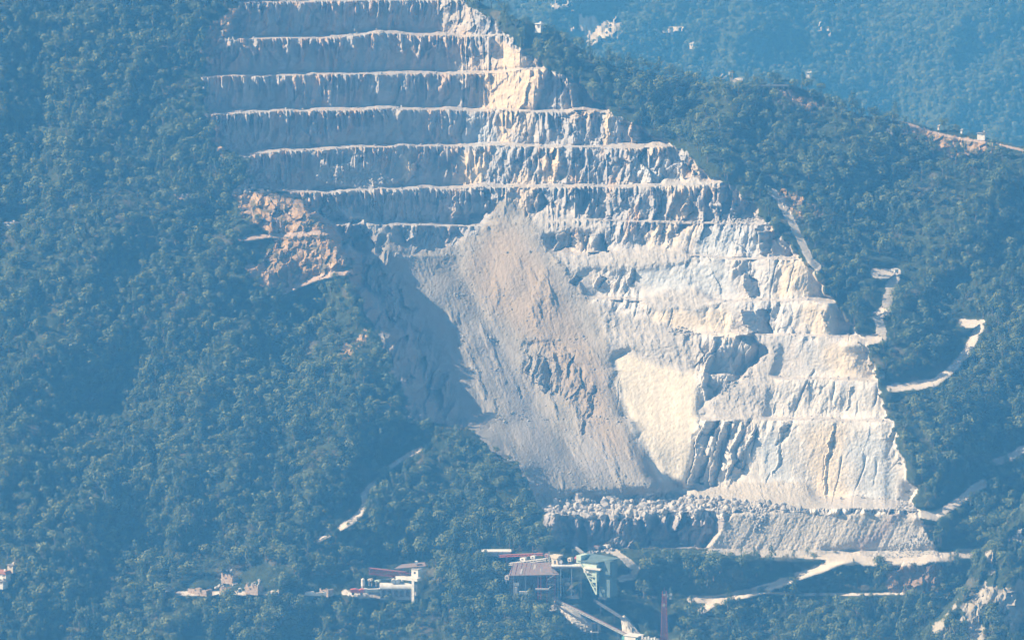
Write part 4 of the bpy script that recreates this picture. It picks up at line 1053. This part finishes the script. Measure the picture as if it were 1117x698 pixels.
clutter(625, 645, 5, 2, M_steel, 'skip_box', 'grey skip standing above the small gravel wedge', 'skip', 5)
clutter(650, 598, 8, 3, M_rust, 'excavator', 'rusty digger among the rubble above the green hopper house', 'digger', 4)
clutter(661, 597, 6, 3, M_white, 'skip_box', 'pale skip beside the rusty digger above the hopper house', 'skip', 3)
clutter(554, 632, 5, 5, M_conc, 'shed_hut', 'grey hut left of the rusty shed', 'hut', 5)
clutter(657, 653, 8, 1.6, M_white, 'shed_hut', 'low flat white hut under the green hopper house', 'hut', 4)
clutter(404, 633, 4, 2, M_cream, 'feed_funnel', 'cream funnel behind the white truck at the washing plant', 'funnel', 7)
clutter(412, 634, 5, 1.6, M_green, 'feed_funnel', 'greenish tray left of the barrel roofed store', 'funnel', 7)
conveyor('walkway', 'thin grey walkway crossing under the deck beside the scaffold stair', pt(606, 632, 7), pt(640, 628, 7), .9, M_steel, M_steel, legs=2, leg_len=4, side=.9)
# lattice mast
o, q = frame(724.5, 700, 7)
t = empty('lattice_mast', o, 'red lattice mast with white dish antennas at the bottom edge', 'mast')
H = q(0, 643)[1]; lt = MB()
def mw(z): return 1.5 - .7 * (z + 3) / (H + 3)
for sx in (-1, 1):
    for sy in (-1, 1): lt.bar((sx * mw(-3), sy * mw(-3), -3), (sx * mw(H), sy * mw(H), H), .28)
z = -3.0; k = 0
while z < H - 1.2:
    z2 = z + 1.6; w1, w2 = mw(z), mw(min(z2, H))
    for sy in (-1, 1):
        lt.bar((-w1, sy * w1, z), (w2, sy * w2, z2), .2); lt.bar((w1, sy * w1, z), (-w2, sy * w2, z2), .2); lt.bar((-w1, sy * w1, z), (w1, sy * w1, z), .2)
        lt.bar((sy * w1, -w1, z), (sy * w2, w2, z2), .12)
    z = z2; k += 1
lt.build('lattice', M_red, t)
MB().bar((0, 0, H), (0, 0, H + 1.8), .14).build('spike', M_red, t)
for (uu, vv, r) in ((724.5, 646, .55), (731.5, 645.5, .75), (731, 650, .6), (728, 647.5, .45), (724, 657.5, .65)):
    x, zz = q(uu, vv); d = MB().tube((x, -1.0, zz), (x, -1.5, zz), r * .5, r, 12)
    dd = d.build('dish', M_white, t); MB().bar((0, 0, zz), (x, -1.0, zz), .14).build('bracket', M_steel, dd)

# gravel washing plant, left
o, q = frame(430, 649, 5)
t = conveyor('lattice_boom', 'red and white lattice boom sticking out left over the washing plant', o + Vector((q(402.5, 0)[0], 0, q(0, 618.5)[1])), o + Vector((q(452, 0)[0], 2, q(0, 625)[1])), 1.8, M_purple, M_red, legs=1, leg_len=3, side=2.4, th=2.2)
t = empty('red_canopy', o + Vector((q(446, 0)[0], 1, 0)), 'faded red roof canopy above the lattice boom', 'roof canopy')
r = MB(); x0 = q(446, 0)[0]
r.v += [(q(430, 0)[0] - x0, -2, q(0, 618.5)[1]), (q(465, 0)[0] - x0, -2, q(0, 615.5)[1]), (q(464, 0)[0] - x0, 3, q(0, 613.5)[1]), (q(438, 0)[0] - x0, 3, q(0, 616)[1])]
r.v += [(x, y, z - .3) for x, y, z in r.v[:4]]; r.f += [(0, 1, 2, 3), (7, 6, 5, 4), (0, 4, 5, 1), (1, 5, 6, 2), (2, 6, 7, 3), (3, 7, 4, 0)]; r.build('roof', M_rust, t)
for uu in (433, 447, 462): MB().bar((q(uu, 0)[0] - x0, 0, -3), (q(uu, 0)[0] - x0, 0, q(0, 617.5)[1]), .25).build('post', M_steel, t)
MB().box((q(453, 0)[0] - x0, -1, q(0, 614)[1]), (q(456, 0)[0] - x0, 1, q(0, 611)[1])).build('vent_box', M_white, t)
t = empty('control_cabin', o + Vector((q(455, 0)[0], -1.5, 0)), 'small square white control cabin under the red canopy', 'cabin'); x0 = q(455, 0)[0]
MB().box((q(451, 0)[0] - x0, -1.5, q(0, 627)[1]), (q(459, 0)[0] - x0, 1.5, q(0, 618.8)[1])).build('wall', M_white, t)
MB().box((q(454, 0)[0] - x0, -1.56, q(0, 623.5)[1]), (q(456, 0)[0] - x0, -1.46, q(0, 621.3)[1])).build('window', M_glass, t)
MB().box((q(450.6, 0)[0] - x0, -1.7, q(0, 618.8)[1]), (q(459.4, 0)[0] - x0, 1.7, q(0, 618.2)[1])).build('roof', M_conc, t)
t = empty('gantry', o + Vector((q(446, 0)[0], -1.5, 0)), 'white gantry deck with legs beneath the control cabin', 'gantry'); x0 = q(446, 0)[0]
MB().box((q(433, 0)[0] - x0, -2, q(0, 630.5)[1]), (q(459.5, 0)[0] - x0, 2, q(0, 627.2)[1])).build('deck', M_white, t)
for uu in (441, 453.5, 455): MB().bar((q(uu, 0)[0] - x0, -1.8, -2), (q(uu, 0)[0] - x0, -1.8, q(0, 630.5)[1]), .5).build('leg', M_white, t)
t = empty('screen_drum', o + Vector((q(429, 0)[0], -2.2, 0)), 'white washing drums standing left of the gantry deck', 'machine'); x0 = q(429, 0)[0]
for uu, vv in ((429.5, 632), (434, 632)): MB().tube((q(uu, 0)[0] - x0, -1.3, q(0, vv)[1]), (q(uu, 0)[0] - x0, 1.3, q(0, vv)[1]), 1.0).build('drum', M_white, t)
MB().bar((q(421, 0)[0] - x0, 0, q(0, 630)[1]), (q(428, 0)[0] - x0, 0, q(0, 629)[1]), .3).bar((q(424, 0)[0] - x0, 0, q(0, 634.5)[1]), (q(429, 0)[0] - x0, 0, q(0, 632.5)[1]), .3).build('arm', M_steel, t)
# barrel roofed store
o2, q2 = frame(436, 648, 7)
t = empty('barrel_store', o2, 'long store with a pale rounded barrel roof at the washing plant', 'store building')
x0, x1 = q2(414, 0)[0], q2(451, 0)[0]; zt = q2(0, 635)[1]; zs = q2(0, 640.5)[1]
arc = [(-2.8 * math.cos(a), zs + (zt - zs) * math.sin(a)) for a in [math.pi * k / 12 for k in range(13)]]
m = MB(); n = len(arc)
for x in (x0, x1): m.v += [(x, y, z) for y, z in arc]
for k in range(n - 1): m.f.append((k, k + 1, n + k + 1, n + k))
m.f += [tuple(range(n - 1, -1, -1)), tuple(range(n, 2 * n))]; m.build('roof', M_white, t)
MB().box((x0 + .2, -2.6, -2), (x1 - .2, 2.6, zs - .01)).build('wall', M_steel, t)
dr = MB()
for k in range(5): dr.box((x0 + 1 + k * 2.6, -2.7, -.5), (x0 + 2.6 + k * 2.6, -2.61, zs - .6))
dr.build('bay_doors', M_dark, t)
MB().prism([(x1, -1), (x1, zt - .2), (x1 + 1.8, zt - .4), (x1 + 1.8, 0), (x1 + 1.2, 0), (x1 + 1.0, zs)], -2.2, 2).build('end_frame', M_white, t)

def truck(loc, label, s=1.0, rz=0, cab=M_white, bodym=M_white, name='dump_truck'):
    t = empty(name, loc, label, 'truck'); t.rotation_euler = (0, 0, rz); t.scale = (s, s, s)
    MB().box((-3.2, -.9, .8), (3.3, .9, 1.05)).build('chassis', M_dark, t)
    c = MB().prism([(1.7, 1.0), (3.3, 1.0), (3.35, 1.9), (3.0, 2.75), (1.7, 2.85)], -1.15, 1.15).build('cab', cab, t)
    MB().box((3.10, -.95, 1.95), (3.27, .95, 2.5)).build('windscreen', M_glass, c)
    MB().box((2.0, -1.18, 1.95), (2.9, -1.13, 2.55)).build('side_window', M_glass, c)
    MB().prism([(-3.4, 1.15), (1.4, 1.15), (1.5, 2.6), (-3.6, 2.4)], -1.2, 1.2).build('tipper_body', bodym, t)
    for x in (-2.4, -1.2, 2.5):
        for y in (-1.0, 1.0):
            w = MB().tube((x, y - .18, .5), (x, y + .18, .5), .5).build('wheel', M_dark, t)
            MB().tube((x, y - .2, .5), (x, y + .2, .5), .24).build('hub', M_steel, w)
    return t
truck(pt(409, 648, 6), 'white truck parked in front of the barrel roofed store', .95, 0)
p = pt(976, 298, 3); truck(p, 'white truck standing at the top of the dirt track on the right slope', .72, R(-72), M_white, M_steel)
o, q = frame(390, 648, 5)
t = empty('dumper', o, 'red dumper heaped beside the white silo at the washing plant', 'dumper')
MB().prism([(-3, 1), (2.6, .8), (3.2, 2.3), (1.6, 2.5), (.6, 2.0), (-.8, 2.6), (-3.2, 2.2)], -1.2, 1.2).build('skip', M_red, t)
for x in (-1.9, 1.7):
    for y in (-1.1, 1.1): MB().tube((x, y - .2, .5), (x, y + .2, .5), .6).build('wheel', M_dark, t)
MB().box((2.7, -.9, .8), (4.2, .9, 2.6)).build('cab', M_white, t)
o, q = frame(396, 642, 6)
t = empty('silo', o, 'small white silo standing above the red dumper', 'silo')
MB().tube((0, 0, 1.5), (0, 0, q(0, 631)[1]), .85).build('tank', M_white, t); MB().tube((0, 0, -.4), (0, 0, 1.5), .3, .85).build('cone', M_white, t)
MB().tube((0, 0, q(0, 631)[1]), (0, 0, q(0, 630)[1]), .85, .2).build('cap', M_white, t)
heap_obj('pale sand pile at the left end of the washing plant', [(376, 644), (380, 650), (392, 653), (404, 652), (400, 648), (385, 644)], [(380, 645, 1.5), (390, 649, 2)], 8, 'sand_pile')

# ruined stone works in the wood
def ruin(u, v, w, h, label, seed):
    o, q = frame(u, v, 3); rg = random.Random(seed); t = empty('stone_ruin', o, label, 'ruin')
    s = K; n_ = 13; hs = [h * s * (.35 + .75 * rg.random() ** 1.5) for _ in range(n_)]
    pts_ = [(-w / 2 * s, -2)] + [((-w / 2 + w * (k + rg.uniform(-.3, .3)) / (n_ - 1)) * s, hs[k]) for k in range(n_)] + [(w / 2 * s, -2)]
    MB().prism(pts_, -1.2, -.5).build('front_wall', M_stone, t)
    MB().prism([(w / 2 * s, -2), (w / 2 * s, h * s * .5), (w / 2 * s - .6, h * s * .7), (w / 2 * s - .6, -2)], -.49, 3).build('side_wall', M_stone, t)
    MB().prism([(-w * .3 * s, -2), (-w * .32 * s, h * s * .4), (-w * .1 * s, h * s * .8), (w * .05 * s, h * s * .5), (w * .2 * s, -2)], 1.2, 1.9).build('back_wall', M_stone, t)
    MB().box((-w / 7 * s, -1.25, .1), (-w / 7 * s + .8, -1.15, .9 if h > 6 else .6)).build('opening', M_dark, t)
    return t
ruin(276, 643, 15, 7, 'broad orange stone ruin at the right end of the white road', 1)
ruin(249, 631, 13, 6, 'pale stone ruin standing above the white road in the wood', 2)
ruin(245, 643, 8, 4, 'small broken stone wall low beside the white road', 3)
ruin(217, 644, 22, 3.5, 'long low brown stone ruin at the left end of the white road', 4)
o, q = frame(262, 646, 4); t = empty('water_tank', o, 'small round white tank in front of the stone ruins', 'tank'); MB().tube((0, -.6, 1), (0, .8, 1), 1.0).build('ring', M_white, t); MB().tube((0, -.75, 1), (0, -.61, 1), .5).build('hatch', M_dark, t)
o, q = frame(183, 645, 4); t = empty('water_tank', o, 'pale blue grey tank half hidden at the left of the stone ruins', 'tank'); MB().tube((0, 0, 0), (0, 0, 2), 1.1).build('shell', M_steel, t); MB().tube((0, 0, 2), (0, 0, 2.5), 1.1, .15).build('lid', M_steel, t)
ruin(355, 645, 10, 4, 'low stone ruin between the white road and the washing plant', 6)
o, q = frame(345, 647, 3); t = empty('low_wall', o, 'broken white wall left of the washing plant', 'wall'); MB().prism([(-5, -1), (-5, .7), (-1, .9), (-.6, .3), (3, .5), (5, 1.1), (5, -1)], -.4, .4).build('masonry', M_white, t)

# houses
def house(loc, w, d, h, label, wall=M_cream, roof=M_tile, rh=1.2, name='house', rz=0, wins=3):
    t = empty(name, loc, label, 'house'); t.rotation_euler = (0, 0, rz)
    MB().box((-w / 2, -d / 2, -2.5), (w / 2, d / 2, h)).build('wall', wall, t)
    rf = MB().prism([(-w / 2 - .4, h + .01), (w / 2 + .4, h + .01), (w / 2 - .5, h + rh), (-w / 2 + .5, h + rh)], -d / 2 - .4, d / 2 + .4).build('roof', roof, t)
    MB().box((w * .2, -.4, h + rh * .5), (w * .2 + .7, .4, h + rh + .8)).build('chimney', wall, rf)
    for k in range(wins):
        x = -w / 2 + w * (k + .7) / (wins + .4)
        wn_ = MB().box((x - .45, -d / 2 - .05, h * .45), (x + .45, -d / 2 + .02, h * .45 + 1.1)).build('window', M_glass, t)
        MB().box((x - .6, -d / 2 - .12, h * .45 - .15), (x + .6, -d / 2 - .01, h * .45 - .02)).build('sill', M_white, wn_)
    MB().box((w / 2 - 1.5, -d / 2 - .05, -.2), (w / 2 - .6, -d / 2 + .02, 1.9)).build('door', M_dark, t)
    return t
house(pt(2, 627, 3), 6, 4, .9, 'pink roofed white house at the left edge low in the wood', M_white, M_tile, 1.1)
house(pt(0, 635, 3), 5, 4, .8, 'low white house just under the pink roofed one', M_white, M_conc, .5)
house(pt(13, 618, 3), 2.5, 3, 1.0, 'tiny pale outbuilding above the pink roofed house', M_cream, M_conc, .4, wins=1)
house(pt(12, 245, 1), 5.4, 3, .7, 'small white house alone in the wood at the left edge', M_white, M_conc, .5)
house(pt(588, 30, 4), 2.8, 2, 1.5, 'tiny white hut among trees on the ridge right of the top benches', M_white, M_white, .4, 'hut', wins=1)
house(pt(1024, 139, 1), 1.3, 1.6, 1.3, 'tiny yellowish hut on the ridge track', M_cream, M_cream, .5, 'hut', wins=1)
house(pt(1049, 143, 1), 1.3, 1.4, 1.0, 'tiny white hut right of the yellowish one on the ridge', M_white, M_white, .4, 'hut', wins=1)
house(pt(1071, 147, 1), 3.4, 2, .6, 'low white house on the ridge near the upper right edge', M_white, M_conc, .4)
house(pt(971, 143, 1), 2.6, 2, .6, 'small white house just under the ridge track start', M_white, M_conc, .4, wins=2)
def fpt(u, v, lift=0):
    j = int((u - 440) / 2); i = int((v + 80) / 2); x, y, z = world_pt(float(u), float(v), float(FL[i, j]) - lift / .6); return Vector((float(x), float(y), float(z)))
house(fpt(883, 82, 3), 4.5, 3, 1.6, 'white house in the hazy wood beyond the ridge', M_white, M_white, .8)
house(fpt(755, 50, 3), 2.5, 3, 1.4, 'small white house high in the hazy wood', M_white, M_white, .6, wins=1)
# poles, guard wall on the ridge
def pole(u, v, h, label):
    t = empty('utility_pole', pt(u, v, 0), label, 'pole'); MB().tube((0, 0, -1), (0, 0, h), .16, .1, 8).build('shaft', M_conc, t); MB().bar((-.9, 0, h - .5), (.9, 0, h - .5), .14).build('crossarm', M_dark, t); return t
pole(799, 96, 8, 'utility pole at the left end of the ridge wall'); pole(772, 196, 7, 'thin pole on the rim where the main bench ends'); pole(855, 97, 3.5, 'short pole at the right end of the ridge wall')
t = empty('parapet_wall', pt(828, 95, 4), 'pale level parapet wall running along the ridge crest', 'wall')
w_ = MB().box((-13, -.2, .2), (14, .2, 1.0)); w_.build('rail', M_conc, t)
for k in range(10): MB().box((-12.8 + k * 2.9, -.15, -3), (-12.5 + k * 2.9, .15, .19)).build('post', M_conc, t)

# ------------------------------------------------------------------ haze: the air of the valley
def haze():
    m = bpy.data.materials.new('haze'); m.use_nodes = True; nt = m.node_tree; nt.nodes.clear()
    out = nt.nodes.new('ShaderNodeOutputMaterial'); pv = nt.nodes.new('ShaderNodeVolumePrincipled')
    pv.inputs['Density'].default_value = HAZE_DENSITY; pv.inputs['Color'].default_value = (*HAZE_COLOR, 1)
    pv.inputs['Absorption Color'].default_value = (1, 1, 1, 1); pv.inputs['Anisotropy'].default_value = 0.0
    nt.links.new(pv.outputs[0], out.inputs['Volume'])
    z0 = zmin - 1; z1 = CAM_H + 5
    b = MB().box((-4010, -1510, z0), (4010, 7510, z1)).build('haze', m)
    return tag(b, 'blue haze filling the air over the valley', 'haze', kind='stuff')
for o in list(COL.objects):      # the works face up the valley, towards the left
    k = o.name.split('.')[0]
    if o.parent is None and k in ('hopper_house', 'control_cabin', 'crusher', 'loading_bin', 'house', 'hut', 'screen_box', 'motor_box', 'feed_funnel', 'skip_box', 'shed_hut', 'excavator', 'stone_ruin', 'gantry'):
        a = R(-33) if k != 'house' else R(-28)
        o.rotation_euler.z = a; o.scale.x = 1.12
        if k == 'hut' and 1000 < o.location.y and o.location.x > 50: o.scale = (.6, .6, .5)
haze()
print('trees', len(tu), 'far', len(gu2), 'zmax', float(PTS[..., 2].max()), float(FP[..., 2].max()), 'zmin', zmin)
